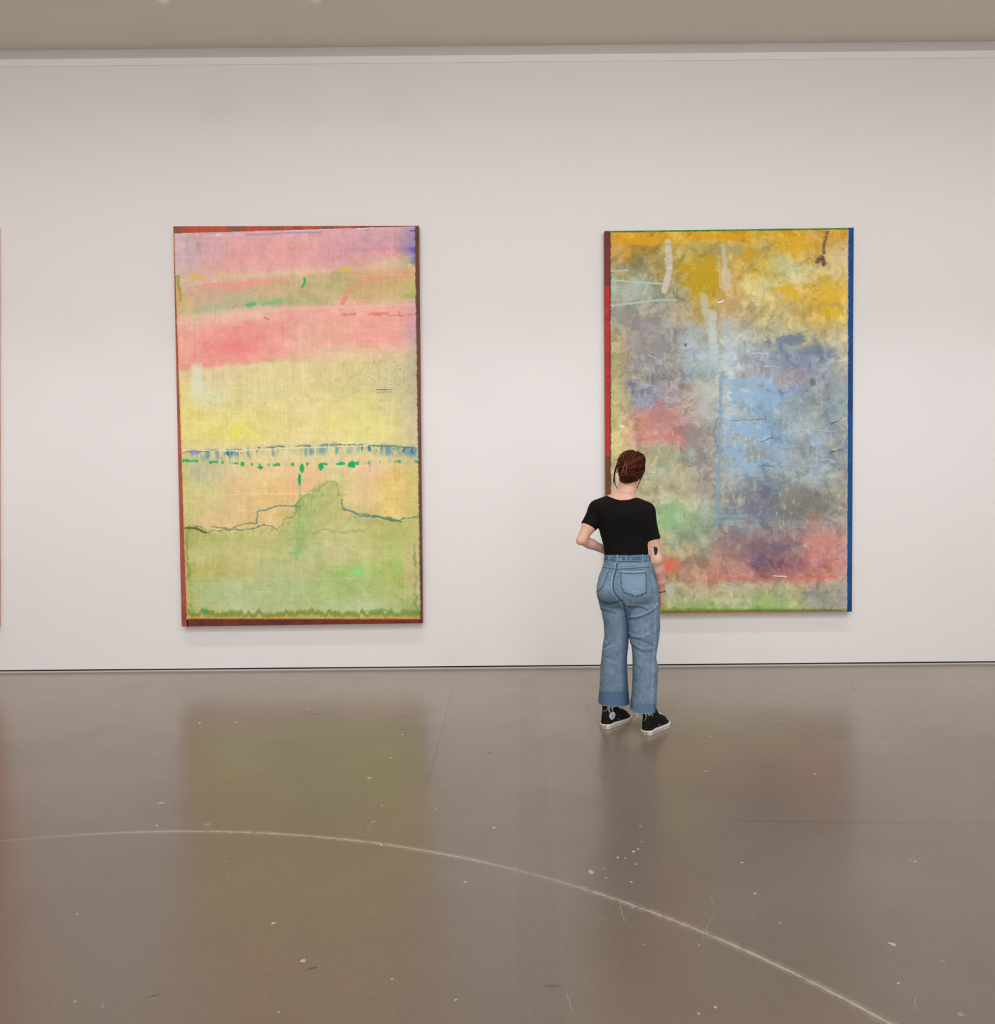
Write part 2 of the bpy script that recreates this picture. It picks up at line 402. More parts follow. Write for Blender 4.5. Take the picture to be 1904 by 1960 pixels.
def area(name, loc, size, energy, color=(1, .93, .87), rot=(0, 0, 0)):
    ld = bpy.data.lights.new(name, 'AREA'); ld.shape = 'RECTANGLE'; ld.size, ld.size_y = size
    ld.energy = energy; ld.color = color
    o = bpy.data.objects.new(name, ld); COL.objects.link(o); o.location = loc; o.rotation_euler = rot
    return o
def wash(x, y, z, aim_z, size, blend, energy, soft=0.10):
    ld = bpy.data.lights.new('wall_washer', 'SPOT'); ld.energy = energy; ld.spot_size = math.radians(size); ld.spot_blend = blend
    ld.shadow_soft_size = soft; ld.color = (0.94, 0.97, 1.0)
    o = bpy.data.objects.new('wall_washer', ld); COL.objects.link(o); o.location = (x, y, z)
    o.rotation_euler = (Vector((x, 0, aim_z)) - o.location).to_track_quat('-Z', 'Y').to_euler()
for i, k in ((-4, .9), (-3, .9), (-2, 1.0), (-1, 1.0), (2, 1.0), (3, 1.0), (4, 1.0), (5, 1.0), (6, 1.0), (7, .9), (8, .9)):
    wash(x0 + sp*i, TRK_Y, zb0 + 0.15, -0.25, 54, 1.0, LE*k, 0.035)
for i, k in enumerate((.9, 1.0, 1.0, 1.0, 1.0, 1.0, 1.0, .95, .8)):
    wash(-6.1 + 1.5*i, -4.3, 4.3, 1.4, 87, 0.75, 66*k, 0.25)
area('ceiling_fill', (0.6, -6.6, Z_CEIL-0.12), (8, 0.9), 120, (.94, .97, 1), (math.radians(42), 0, 0))  # added pair of unseen soft fills, tilted towards the front wall
area('ceiling_fill', (0.0, -10.0, Z_CEIL-0.12), (8, 0.9), 60, (.94, .97, 1), (math.radians(30), 0, 0))
area('rear_fill', (-0.3, -12.7, 2.2), (11, 3.4), 310, (.93, .97, 1), (math.radians(90), 0, 0))  # added soft fill behind the camera to lift the lower wall; no opening modelled

w = bpy.data.worlds.new('world'); scene.world = w; w.use_nodes = True
w.node_tree.nodes['Background'].inputs[0].default_value = (.9, .9, 1, 1)
w.node_tree.nodes['Background'].inputs[1].default_value = 0.05
scene.view_settings.view_transform = 'Standard'; scene.view_settings.look = 'None'
scene.view_settings.gamma = 1; scene.view_settings.use_curve_mapping = False
scene.view_settings.exposure = 0.11
scene.cycles.use_denoising = True
scene.cycles.max_bounces = 6; scene.cycles.diffuse_bounces = 4; scene.cycles.glossy_bounces = 3
scene.cycles.use_adaptive_sampling = True; scene.cycles.adaptive_threshold = 0.05
# ------------------------------------------------------------------ paintings
def canvas_mat(name, weave=True):
    t = NT(name); at = t.n('ShaderNodeVertexColor'); at.layer_name = 'paint'
    v = t.coord(); g = t.noise(230, 4, 0.7, v); g2 = t.noise(26, 5, 0.7, v, 1.2)
    hx = t.noise(20, 3, 0.6, t.vec(v, (3, 1, 22))); vx = t.noise(20, 3, 0.6, t.vec(v, (24, 1, 3)))
    k = t.math('ADD', t.math('MULTIPLY', g, 0.14), t.math('MULTIPLY', g2, 0.10))
    k = t.math('ADD', k, t.math('MULTIPLY', t.math('ADD', hx, vx), 0.06))
    k = t.math('ADD', k, 0.82)
    vm = t.n('ShaderNodeVectorMath', operation='SCALE'); t.l(at.outputs[0], vm.inputs[0]); t.l(k, vm.inputs['Scale'])
    t.l(vm.outputs[0], t.b.inputs['Base Color'])
    t.b.inputs['Roughness'].default_value = 0.6
    t.b.inputs['Specular IOR Level'].default_value = 0.2
    t.bump(t.math('ADD', g2, g), 0.25, 0.002)
    return t.m
M_PAINT = canvas_mat('acrylic_on_canvas')
GAIN = 1.12

class Sheet:
    """a paint layer sampled on a grid laid over the canvas; strokes are given in photo positions"""
    def __init__(s, corners, nu, nv):
        TL, TR, BR, BL = [np.array(c, float) for c in corners]
        s.corners = corners
        u = np.linspace(0, 1, nu)[None, :]; v = np.linspace(0, 1, nv)[:, None]
        s.u, s.v = np.broadcast_to(u, (nv, nu)), np.broadcast_to(v, (nv, nu))
        P = (TL[None, None]*(1-u)[..., None]*(1-v)[..., None] + TR*(u*(1-v))[..., None] + BR*(u*v)[..., None] + BL*((1-u)*v)[..., None])
        s.x, s.y = P[..., 0], P[..., 1]
        s.img = np.zeros((nv, nu, 3)); s.h = np.zeros((nv, nu))
    def grid(s, cols, rows, vals, x, y):
        """smooth colour field through coarse colour samples"""
        cols = np.array(cols, float); rows = np.array(rows, float); V = np.array(vals, float)
        fx = np.interp(x, cols, np.arange(len(cols))); fy = np.interp(y, rows, np.arange(len(rows)))
        i = np.clip(np.floor(fx).astype(int), 0, len(cols)-2); j = np.clip(np.floor(fy).astype(int), 0, len(rows)-2)
        a = (fx-i); b = (fy-j); a = a*a*(3-2*a); b = b*b*(3-2*b); a = a[..., None]; b = b[..., None]
        return (V[j, i]*(1-a) + V[j, i+1]*a)*(1-b) + (V[j+1, i]*(1-a) + V[j+1, i+1]*a)*b
    def put(s, m, col, k=1.0):
        m = np.clip(m*k, 0, 1)[..., None]; s.img = s.img*(1-m) + np.array(col, float)*m
    def blob(s, cx, cy, rx, ry, col, k=0.8, soft=0.6, rag=0.5, sc=14, seed=3, ang=0.0):
        dx = s.x-cx; dy = s.y-cy; c, q = math.cos(ang), math.sin(ang)
        d = np.sqrt(((dx*c+dy*q)/rx)**2 + ((-dx*q+dy*c)/ry)**2) + rag*fbm(s.x/sc, s.y/sc, seed, 4)
        s.put(sstep(1, 1-soft, d), col, k)
    def dist(s, pts, wob=0, seed=5, sc=8):
        x = s.x + (wob*fbm(s.x/sc, s.y/sc, seed) if wob else 0); y = s.y + (wob*fbm(s.x/sc, s.y/sc, seed+40) if wob else 0)
        best = np.full(s.x.shape, 1e9)
        for (ax, ay), (bx, by) in zip(pts[:-1], pts[1:]):
            L2 = (bx-ax)**2 + (by-ay)**2 + 1e-9
            t = np.clip(((x-ax)*(bx-ax) + (y-ay)*(by-ay))/L2, 0, 1)
            best = np.minimum(best, np.hypot(x-ax-t*(bx-ax), y-ay-t*(by-ay)))
        return best
    def line(s, pts, w, col, k=1.0, wob=2.0, seed=5, soft=0.6, dry=0.0, sc=8):
        d = s.dist(pts, wob, seed, sc); m = sstep(w, w*(1-soft), d)
        if dry: m = m*sstep(dry-1, dry-0.4, fbm(s.x/9, s.y/2.5, seed+3)*0.9)
        s.put(m, col, k); return m

def build_sheet(S, y_plane, name, parent, depth=0.004, ragged=1.2):
    nv, nu = S.x.shape
    ex = np.minimum(S.u, 1-S.u)*nu; ey = np.minimum(S.v, 1-S.v)*nv
    px = S.x + ragged*fbm(S.x*0+S.y/5, S.y/11, 77)*np.clip(1-ex/4, 0, 1)
    py = S.y + ragged*0.8*fbm(S.x/5, S.x/11, 78)*np.clip(1-ey/4, 0, 1)
    d = np.stack([(px - W_PX/2)/F_PX, -(py - H_PX/2)/F_PX, -np.ones_like(px)], -1) @ RN.T
    t = (y_plane - CAM_POS.y)/d[..., 1]
    P = np.array(CAM_POS) + d*t[..., None]
    rim = np.clip(np.minimum(ex, ey)/2.0, 0, 1)
    P[..., 1] = y_plane + depth*(1-rim) - S.h*rim
    C = lin(np.clip(S.img, 2, 253))*GAIN
    idx = np.arange(nu*nv).reshape(nv, nu)
    Q = np.stack([idx[1:, :-1], idx[1:, 1:], idx[:-1, 1:], idx[:-1, :-1]], -1).reshape(-1, 4)
    return np_mesh(name, P.reshape(-1, 3), Q, M_PAINT, parent, True, C.reshape(-1, 3))

def quad_at(pts, Y): return [(float(on_y(a, b, Y)[0]), float(on_y(a, b, Y)[2])) for a, b in pts]

def strip_mat(name, cols, horizontal, scale=1.2):
    t = NT(name); v = t.coord(); sc = (scale, 1, 0.02) if horizontal else (0.02, 1, scale)
    nz = t.noise(1.6, 3, 0.55, t.vec(v, sc)); cr = t.n('ShaderNodeValToRGB'); el = cr.color_ramp.elements
    el[0].position = 0.36; el[0].color = lin4(cols[0]); el[1].position = 0.66; el[1].color = lin4(cols[-1])
    for i, c in enumerate(cols[1:-1]):
        e = el.new(0.36 + 0.30*(i+1)/(len(cols)-1)); e.color = lin4(c)
    t.l(nz, cr.inputs[0]); g = t.noise(60, 5, 0.7, v)
    t.l(t.mix(t.ramp(g, 0.4, 0.7, 0, 0.35), cr.outputs[0], lin4(tuple(int(q*0.6) for q in cols[0]))), t.b.inputs['Base Color'])
    t.b.inputs['Roughness'].default_value = 0.6; t.b.inputs['Specular IOR Level'].default_value = 0.25
    t.bump(g, 0.3, 0.002); return t.m

T1 = 0.06   # canvas depth off the wall
YF = -T1
def painting_root(label, pts):
    q = quad_at(pts, YF); cx = sum(p[0] for p in q)/4; zb = min(p[1] for p in q)
    return empty('painting', (cx, 0, zb), label, 'painting')

# ---------- left painting: pink, yellow and green bands
OUT = [(331.5, 433), (801, 432), (808.5, 1193), (347.5, 1199.5)]
root = painting_root('tall abstract painting of pink, yellow and green bands with rusty brown edges', OUT)
slab('stretched_canvas', quad_at(OUT, YF), YF + 0.0045, -0.0006, strip_mat('rust_canvas', [(120, 62, 44), (170, 84, 62), (150, 72, 54)], False), root)
es = lambda pts, m: slab('edge_strip', quad_at(pts, YF), YF, YF+0.0044, m, root)
es([(331.6,433.1),(700,432.3),(640,441),(331.8,449)], strip_mat('strip_rust_red', [(140,95,80),(190,82,62),(205,95,60),(180,72,60)], True, 4))
es([(331.9,449.1),(338,449.1),(360,1199.2),(347.6,1199.3)], strip_mat('strip_rust', [(150,78,58),(178,92,72),(165,84,62)], False, 2))
es([(793,432.2),(800.9,432.1),(808.3,1192.6),(800,1186)], strip_mat('strip_brown', [(96,62,40),(116,76,44),(84,54,48)], False, 3))
es([(357.5,1184),(803,1184),(808.2,1192.8),(357.6,1199.1)], strip_mat('strip_dark_red', [(92,50,44),(122,56,46),(80,46,48)], True, 2))
S = Sheet([(332.5, 446.5), (795, 432.8), (806.5, 1188), (357, 1186.5)], 465, 750)
x, y = S.x, S.y
wx = x + 9*fbm(x/38, y/26, 1) + 3*fbm(x/9, y/9, 2); wy = y + 9*fbm(x/45, y/24, 3) + 4*fbm(x/10, y/10, 4)
sl = 0.07*np.clip((880-wy)/180, 0, 1)
sy = wy + (wx-345)*sl
cols = [345, 400, 460, 520, 580, 640, 700, 755, 795]
R_ = [
(455,[(215,178,188),(220,165,176),(228,162,166),(232,168,170),(230,168,172),(225,165,172),(222,168,176),(222,172,178),(190,155,178)]),
(490,[(214,180,186),(212,164,170),(232,160,162),(235,160,162),(234,160,160),(224,158,168),(208,148,165),(208,148,165),(150,130,172)]),
(515,[(214,182,184),(228,166,166),(235,160,160),(237,162,160),(234,160,160),(226,158,165),(222,156,162),(230,156,156),(140,125,170)]),
(528,[(216,186,165),(224,180,165),(230,172,162),(232,168,160),(230,166,160),(226,162,160),(222,165,158),(222,180,150),(175,160,150)]),
(538,[(218,188,152),(225,188,156),(222,192,155),(226,190,160),(226,185,158),(226,180,160),(224,175,158),(212,182,142),(200,178,130)]),
(552,[(212,178,148),(226,165,150),(232,156,136),(222,166,136),(200,174,130),(188,174,120),(216,162,118),(218,165,130),(218,162,128)]),
(572,[(214,172,125),(206,172,146),(196,180,138),(212,174,132),(192,174,120),(192,178,120),(210,168,112),(202,174,115),(196,172,102)]),
(596,[(202,178,118),(182,180,142),(178,180,140),(156,180,126),(186,180,126),(202,178,130),(204,176,122),(208,178,125),(180,176,100)]),
(606,[(215,180,140),(220,185,160),(222,185,158),(224,178,150),(228,178,150),(228,172,150),(226,174,148),(222,180,140),(196,172,130)]),
(614,[(236,182,164),(236,180,164),(238,182,164),(240,174,160),(240,168,158),(240,166,156),(238,178,158),(236,170,154),(216,160,160)]),
(640,[(238,162,152),(238,146,136),(236,140,132),(236,150,140),(234,165,148),(236,165,146),(238,158,145),(238,160,148),(214,150,160)]),
(675,[(236,156,142),(236,140,132),(234,130,128),(235,150,140),(230,170,150),(236,168,150),(238,156,146),(236,158,148),(195,150,160)]),
(700,[(228,152,138),(228,146,134),(232,142,134),(232,160,142),(226,184,150),(226,190,152),(228,184,150),(220,184,150),(196,165,150)]),
(712,[(222,196,140),(222,198,148),(222,200,148),(220,202,146),(220,200,146),(218,196,142),(214,194,140),(208,190,140),(186,176,138)]),
(760,[(220,208,130),(216,212,168),(216,204,140),(218,204,145),(216,200,138),(210,197,135),(208,196,136),(198,188,140),(176,170,134)]),
(790,[(221,208,114),(222,208,130),(222,208,132),(222,206,136),(222,204,140),(222,206,135),(220,208,130),(206,194,134),(184,174,136)]),
(832,[(222,205,125),(223,212,120),(226,216,106),(224,208,130),(222,205,138),(222,209,132),(221,212,128),(222,210,132),(200,186,145)]),
(868,[(216,200,140),(220,205,148),(221,206,150),(222,205,148),(221,205,146),(221,206,148),(220,204,146),(214,200,142),(196,184,140)]),
(900,[(198,195,120),(186,182,138),(220,196,138),(228,196,136),(231,190,142),(216,200,142),(228,186,142),(222,190,118),(206,186,112)]),
(940,[(204,190,115),(204,194,130),(226,190,136),(226,190,118),(230,184,136),(206,190,122),(224,194,138),(226,192,108),(210,190,108)]),
(1000,[(198,190,116),(220,190,135),(225,192,132),(220,190,122),(206,190,122),(196,188,120),(206,188,122),(222,192,110),(196,186,112)])]
up = S.grid(cols, [r[0] for r in R_], [r[1] for r in R_], wx, sy)
R2 = [
(950,[(175,180,100),(185,185,110),(190,188,112),(190,186,115),(168,184,108),(186,184,112),(176,180,108),(185,182,100),(190,185,110)]),
(1025,[(166,166,88),(180,184,106),(190,190,116),(194,188,120),(164,184,110),(194,190,124),(186,186,112),(174,178,96),(188,186,110)]),
(1060,[(184,188,112),(194,192,122),(198,194,126),(184,190,116),(178,194,126),(200,195,138),(194,194,122),(176,190,106),(204,194,130)]),
(1095,[(178,182,88),(184,185,96),(194,192,116),(184,200,134),(184,194,126),(166,195,110),(168,204,116),(168,190,92),(194,190,120)]),
(1130,[(175,195,112),(170,204,136),(174,205,136),(174,205,130),(168,200,126),(162,200,112),(166,200,116),(170,194,106),(184,194,126)]),
(1165,[(178,190,108),(176,200,130),(186,210,150),(180,205,140),(175,200,126),(176,205,136),(188,210,150),(176,200,122),(150,178,92)]),
(1188,[(165,165,80),(165,172,86),(160,175,85),(168,178,90),(165,176,86),(160,178,88),(172,186,96),(140,172,86),(176,160,80)])]
lowc = S.grid(cols, [r[0] for r in R2], [r[1] for r in R2], wx, wy)
edge = [(345,1008),(385,1011),(398,1018),(450,1016),(482,1009),(520,1006),(530,1014),(542,1000),(560,985),(572,958),(588,944),(606,940),(615,926),(634,920),(646,928),(652,952),(658,976),(682,982),(722,990),(760,996),(786,990),(810,984)]
eb = np.interp(x, [e[0] for e in edge], [e[1] for e in edge])
jag = 10*fbm(x/13, y/50, 9) + 5*fbm(x/5, y/30, 12) + 6*fbm(x/3, y/9, 13)
m = sstep(-3, 5, y + jag - eb)[..., None]
S.img = up*(1-m) + lowc*m
S.img = S.img*.86 + .14*np.array([224, 214, 186.])
# vertical washed texture and mottling
S.img += (6*fbm(x/2.2, y/60, 21) + 5*fbm(x/50, y/2.6, 22) + 9*fbm(x/20, y/18, 23) + 6*fbm(x/4, y/4, 24) + 3*np.tanh(4*fbm(wx/17+wy/31, wy/23-wx/40, 25)) + 2*np.tanh(4*fbm(wx/9-wy/15, wy/11, 26)))[..., None]*np.array([1, 1, 1.15])
# pink streaks and grey ring, top
S.blob(352, 470, 17, 22, (196,168,190), .5, .8, .6, 12, 31); S.blob(349, 470, 8, 10, (226,196,188), .8, .5, .3, 8, 32)
S.blob(380, 472, 12, 20, (176,150,158), .6, .9, .7, 9, 33); S.blob(358, 502, 14, 12, (190,165,188), .5, .9, .7, 9, 34)
S.blob(700, 478, 70, 8, (200,138,162), .45, 1, .5, 16, 35, -.04); S.blob(640, 495, 40, 8, (208,150,170), .35, 1, .6, 16, 36, -.05)
S.blob(776, 476, 26, 9, (150,118,172), .6, 1, .5, 10, 37); S.blob(792, 478, 12, 9, (84,88,170), .8, .9, .4, 7, 38)
S.blob(795, 500, 14, 16, (104,112,180), .75, .9, .5, 9, 39); S.line([(786,441.5),(796,441.5)], 2.5, (96,80,160), .8, 1)
S.line([(470,449),(520,448),(560,445),(614,445)], 2.6, (150,140,196), .75, 1.2, 41, 1)
S.line([(395,452),(470,448)], 4, (214,196,206), .7, 1.5, 42, 1); S.line([(560,440),(640,437),(700,435)], 3, (226,204,210), .7, 1.5, 43, 1)
S.line([(685,437),(716,435)], 1.8, (244,236,240), .9, .8, 44); S.line([(414,449.5),(421,449.5)], 2.8, (236,226,226), .9, .6, 45)
# yellow accents
for a in (((366,528),(388,529),4,(232,190,70)), ((418,526),(440,527),3,(226,196,110)), ((652,518),(668,516),5,(226,186,84)), ((703,521),(710,520),5,(222,184,112)), ((782,509),(787,507),3,(236,212,70)), ((580,530),(587,530),3,(226,200,70)), ((345,552),(345,575),4,(170,165,60))):
    S.line([a[0], a[1]], a[2], a[3], .85, 1.5, 51, .7)
S.line([(340,529),(341,545),(342,556)], 4, (150,150,70), .8, 2, 52)
S.line([(388,545),(430,543),(470,543),(500,539),(520,538)], 4, (244,150,142), .75, 2, 53, 1)
S.line([(396,560),(460,565)], 12, (196,180,136), .4, 6, 54, 1)
# green accents in the upper band
S.line([(474,584),(488,582)], 6, (88,176,110), .9, 3, 61, .9); S.line([(500,583),(536,577)], 5, (140,184,118), .7, 4, 62, 1)
S.line([(583,533),(583,541),(579,549)], 3.0, (52,170,96), .95, 1.2, 63)
S.line([(662,574),(664,562),(672,549),(684,541),(705,536),(735,532),(775,530)], 3.4, (236,150,124), .85, 1.6, 64, .9)
S.line([(656,580),(660,568)], 5, (240,140,118), .9, 1.5, 65); S.line([(736,547),(728,560)], 4, (232,156,128), .7, 2, 66, 1)
S.blob(700, 560, 20, 26, (200,166,96), .35, 1, .5, 12, 67); S.blob(785, 567, 16, 7, (160,172,86), .7, 1, .5, 8, 68)
S.line([(452,584),(446,590)], 4, (214,140,120), .7, 2, 69, 1)
# red flecks on the lower pink band
for a, b_, w_ in (((655,601),(680,601),4), ((707,601),(742,600),4.5), ((762,596),(768,605),4), ((742,604),(790,602),2)):
    S.line([a, b_], w_, (232,116,106), .85, 3, 71, .9, .35)
S.line([(559,600),(554,612)], 5, (246,150,150), .8, 2, 72, .8); S.line([(506,608),(514,611)], 2, (170,100,90), .7, 2, 73)
S.line([(335,608),(420,603),(500,596),(560,591),(640,589),(720,585),(795,583)], 3.5, (240,190,172), .7, 1.5, 74, 1)
S.line([(378,634),(379,640)], 4, (222,188,200), .8, 2, 75); S.line([(379,670),(378,680)], 5, (220,180,190), .7, 2, 76, 1)
S.blob(455, 668, 60, 16, (236,128,124), .5, 1, .5, 20, 77); S.blob(760, 655, 34, 16, (242,158,150), .5, 1, .5, 16, 78)
# yellow field: pale patch, scratchy ochre and teal marks
S.put(sstep(13, 8, np.abs(x-377+3*fbm(x/9, y/9, 192)))*sstep(38, 26, np.abs(y-728+5*fbm(x/9, y/9, 193))), (216,220,192), .7)
dots = fbm(x/2.2, y/2.0, 83, 3)
S.put(sstep(.38, .62, dots)*sstep(7, 1, np.abs(wy-(772-(x-360)*0.03)))*sstep(370, 400, x)*sstep(700, 660, x), (170,128,66), .75)
S.put(sstep(.34, .62, fbm(x/1.6, y/7, 84, 3))*sstep(50, 8, np.abs(y-705))*sstep(560, 780, x), (132,132,100), .8)
S.put(sstep(.40, .66, fbm(x/9, y/1.6, 85, 3))*sstep(60, 10, np.abs(y-745))*sstep(600, 790, x), (120,130,110), .7)
S.line([(720,746),(750,746)], 1.2, (74,120,96), .8, .8, 86); S.line([(722,751),(750,750)], 1, (74,120,96), .8, .8, 87)
S.blob(452, 828, 13, 10, (228,220,84), .8, .8, .4, 9, 88); S.blob(640, 806, 60, 20, (226,214,118), .4, 1, .5, 20, 89)
# blue-teal seam
mid = np.interp(x, [345,362,400,440,470,520,580,640,700,760,800], [866,864,862,862,858,855,854,850,852,855,858])
bm = sstep(16, 4, np.abs(y - mid - 8))*sstep(-.15, .45, fbm(x/5, y/24, 91, 3) + .25*sstep(560, 620, x))
S.put(bm*sstep(-.35, .2, fbm(x/22, y/40, 190)), (84,140,158), .75)
S.put(sstep(10, 2, np.abs(y-mid-5))*sstep(.12, .5, fbm(x/4, y/14, 92, 3) + .02)*sstep(-.15, .25, fbm(x/17, y/60, 191) + .2*sstep(560, 620, x)), (44,108,140), .85)
S.blob(372, 866, 16, 7, (120,150,196), .8, .6, .4, 6, 93)
S.put(sstep(1.6, .6, np.abs(y-mid + 3*fbm(x/9, x*0, 94)))*sstep(-.3, .1, fbm(x/14, y*0, 95)), (84,92,74), .8)
S.put(sstep(20, 8, np.abs(y-mid-22))*sstep(.2, .6, fbm(x/3, y/22, 96, 3)), (176,182,150), .6)
S.line([(340,862),(440,863),(560,858),(700,853)], 1.2, (240,228,186), .8, 1, 97)
# green dashes
gy = np.interp(x, [360,430,500,580,640,680,760], [882,885,890,889,888,887,884])
S.put(sstep(3.4, 1.6, np.abs(y-gy+3*fbm(x/5, y/5, 101)))*sstep(.08, .2, fbm(x/7, x*0, 102) + .25*sstep(440, 420, x) - .1*sstep(690, 720, x)), (24,168,92), .9)
for cx_, cy_, rx_, ry_ in ((464,888,4,5),(499,895,6,4),(614,893,6,7),(674,889,8,7),(578,897,5,9),(573,918,3.5,15),(588,888,3,3)):
    S.blob(cx_, cy_, rx_, ry_, (14,166,88), .95, .25, .5, 3, 103)
S.line([(574,930),(573,960),(572,1000)], 3, (140,180,96), .7, 1, 104, 1)
S.blob(375, 905, 14, 24, (176,180,164), .7, 1, .6, 10, 105); S.blob(708, 892, 6, 16, (176,174,168), .8, .9, .4, 7, 106)
S.put(sstep(26, 6, np.abs(y-905))*sstep(.25, .6, fbm(x/2.4, y/40, 107, 3))*sstep(480, 380, x), (166,172,150), .6)
S.blob(560, 935, 26, 10, (236,176,124), .5, 1, .5, 10, 108); S.blob(760, 912, 16, 20, (228,178,96), .5, 1, .5, 10, 109)
S.line([(440,947),(520,945),(600,944)], 1.0, (244,214,160), .9, .6, 110)
# crinkled outlines on the edge of the green field
S.line(edge[:10], 1.7, (84,118,96), .7, 7, 111, .7, 0, 11); S.line(edge[8:16], 2.6, (124,148,80), .55, 9, 112, .8, 0, 7)
S.line(edge[15:], 2.0, (84,116,88), .7, 7, 113, .7, 0, 9); S.line([(347,1010),(375,1012),(394,1020)], 2.6, (72,72,44), .85, 2, 114)
loop = [(491,1002),(493,980),(512,974),(528,968),(548,967),(575,969)]
S.line(loop, 1.8, (88,128,130), .8, 3, 115); S.line([(405,1008),(440,1012),(470,1002),(492,1002)], 1.6, (100,120,96), .7, 2.5, 116)
S.blob(545, 984, 36, 9, (196,184,112), .6, .8, .5, 9, 117, -.1)
S.line([(655,974),(672,978),(690,988),(716,990)], 1.8, (70,120,140), .7, 2.5, 118); S.blob(664, 982, 10, 6, (232,186,150), .8, .5, .4, 5, 119)
S.line([(716,988),(750,996),(768,998)], 2.6, (60,120,116), .8, 2.5, 120)
S.put(sstep(26, 4, y-eb)*sstep(0, 4, y-eb)*sstep(.1, .5, fbm(x/4, y/9, 121, 3)), (150,158,84), .6)
S.put(sstep(34, 8, np.abs(y-965))*sstep(.05, .4, fbm(x/3, y/7, 122))*sstep(40, 20, np.abs(x-595)), (130,160,84), .6)
S.line([(600,1022),(620,1014),(660,1018),(700,1016)], 3, (128,160,88), .5, 5, 123, 1)
S.line([(552,1058),(575,1056),(570,1045),(568,1070)], 6, (132,184,116), .6, 6, 124, 1); S.line([(573,1000),(568,1040)], 5, (138,184,110), .6, 4, 125, 1)
S.blob(452, 1030, 90, 8, (176,184,106), .3, 1, .4, 20, 126)
S.blob(685, 1094, 20, 13, (144,222,120), .9, .7, .35, 10, 127); S.blob(655, 1098, 22, 12, (142,208,100), .7, 1, .5, 10, 128); S.blob(762, 1082, 18, 26, (150,204,98), .45, 1, .5, 14, 129)
for yy, k in ((944,.5),(1026,.45),(1108,.7),(1130,.5)):
    S.line([(430 + (yy*7) % 90,yy+1),(600,yy),(690 + (yy*3) % 60,yy-1.5)], .8, (216,220,172), k*.5, 1.6, 130+yy)
S.put(sstep(.66, .76, fbm(x/3.3, y/2.6, 133, 2))*sstep(1040, 1060, y), (110,120,50), .45)
# rim
rimL = x - np.interp(y, [1010, 1186], [350, 360]); rimR = np.interp(y, [985, 1188], [797, 806]) - x
rw = 4*fbm(x/5, y/6, 141); rg = sstep(-.35, .25, fbm(x/16, y/24, 194))
S.put(rg*sstep(7, 2, np.abs(rimL-7+5*fbm(x*0, y/13, 195))+rw+2)*sstep(1005, 1030, y), (124,150,64), .65); S.put(rg*sstep(7, 2, np.abs(rimR-8+5*fbm(x*0, y/11, 196))+rw+2)*sstep(1000, 1040, y), (104,144,72), .65)
bot = 1187 - y
S.put(sstep(12, 4, np.abs(bot-12+9*fbm(x/9, x*0, 142))+5*fbm(x/3, y/3, 143)+3), (120,142,44), .75)
S.put(sstep(9, 3, bot+3*fbm(x/7, y/5, 197)), (206,176,92), .7)
S.put(sstep(5, 2, bot + 2.5*fbm(x/5, y/4, 144)), (196,150,66), .9); S.put(sstep(3.2, 1.4, bot + 1.5*fbm(x/3, y/4, 145)), (176,60,36), .9)
S.line([(700,1170),(735,1167),(760,1174),(790,1172),(803,1164)], 3.5, (84,176,86), .6, 3, 146, 1); S.blob(394, 1170, 7, 6, (60,172,96), .9, .5, .5, 4, 147)
S.put(sstep(3.4, 1.2, np.interp(y, [433, 1188], [796, 806.5]) - x + 2*fbm(x/3, y/3, 148)), (70,48,62), .75)
S.put(sstep(3.0, 1.0, x - np.interp(y, [447, 1186], [333, 357.4]) + 1.5*fbm(x/3, y/4, 149)), (226,168,112), .7)
S.img += sstep(1040, 1130, y)[..., None]*np.array([2, -8, 0.])
S.h = 0.003*sstep(8, 0, np.abs(y-mid-2))*(0.5+0.5*fbm(x/6, y/4, 151)) + 0.0012*fbm(x/14, y/10, 152)
build_sheet(S, YF - 0.0045, 'painted_sheet', root)

# ---------- right painting: gold above, grey-blue middle, rose and green foot
OUT = [(1157, 442), (1634, 435.6), (1630.3, 1171), (1160.5, 1175.6)]
root = painting_root('tall abstract painting in gold, grey-blue and rose with a dark blue right edge', OUT)
slab('stretched_canvas', quad_at(OUT, YF), YF + 0.0045, -0.0006, strip_mat('olive_canvas', [(120, 110, 60), (150, 126, 74)], False), root)
es = lambda pts, m: slab('edge_strip', quad_at(pts, YF), YF, YF+0.0044, m, root)
es([(1157.1,442.1),(1166.6,442.1),(1166,545),(1157.3,545)], strip_mat('strip_maroon', [(118,44,44),(138,52,58)], False, 2))
es([(1157.3,545.1),(1166,545.1),(1166.6,873.5),(1158.8,873.5)], strip_mat('strip_red', [(160,28,36),(214,38,44),(196,34,40)], False, 3))
es([(1158.8,873.6),(1166.6,873.6),(1168,1175.3),(1160.6,1175.4)], strip_mat('strip_umber', [(96,58,32),(124,74,40),(96,50,30)], False, 2))
es([(1166.7,442.2),(1623,436.1),(1623,441.0),(1166.7,446.5)], strip_mat('strip_green', [(60,120,24),(74,150,34),(120,160,70)], True, 3))
es([(1622.6,435.9),(1633.8,435.8),(1630.1,1170.8),(1620.6,1170.9)], strip_mat('strip_blue', [(14,62,110),(16,84,150),(18,60,116)], False, 2))
es([(1168.1,1170.5),(1620.5,1166.5),(1620.5,1171.0),(1168.1,1175.2)], strip_mat('strip_ochre', [(150,110,40),(196,130,40),(150,150,60)], True, 3))
S = Sheet([(1166, 445), (1624, 439), (1621.5, 1169), (1167.5, 1173)], 460, 735)
x, y = S.x, S.y
wx = x + 17*fbm(x/30, y/34, 201) + 5*fbm(x/9, y/9, 202); wy = y + 16*fbm(x/34, y/28, 203) + 6*fbm(x/9, y/9, 204)
cols = [1175, 1230, 1290, 1345, 1400, 1460, 1515, 1570, 1615]
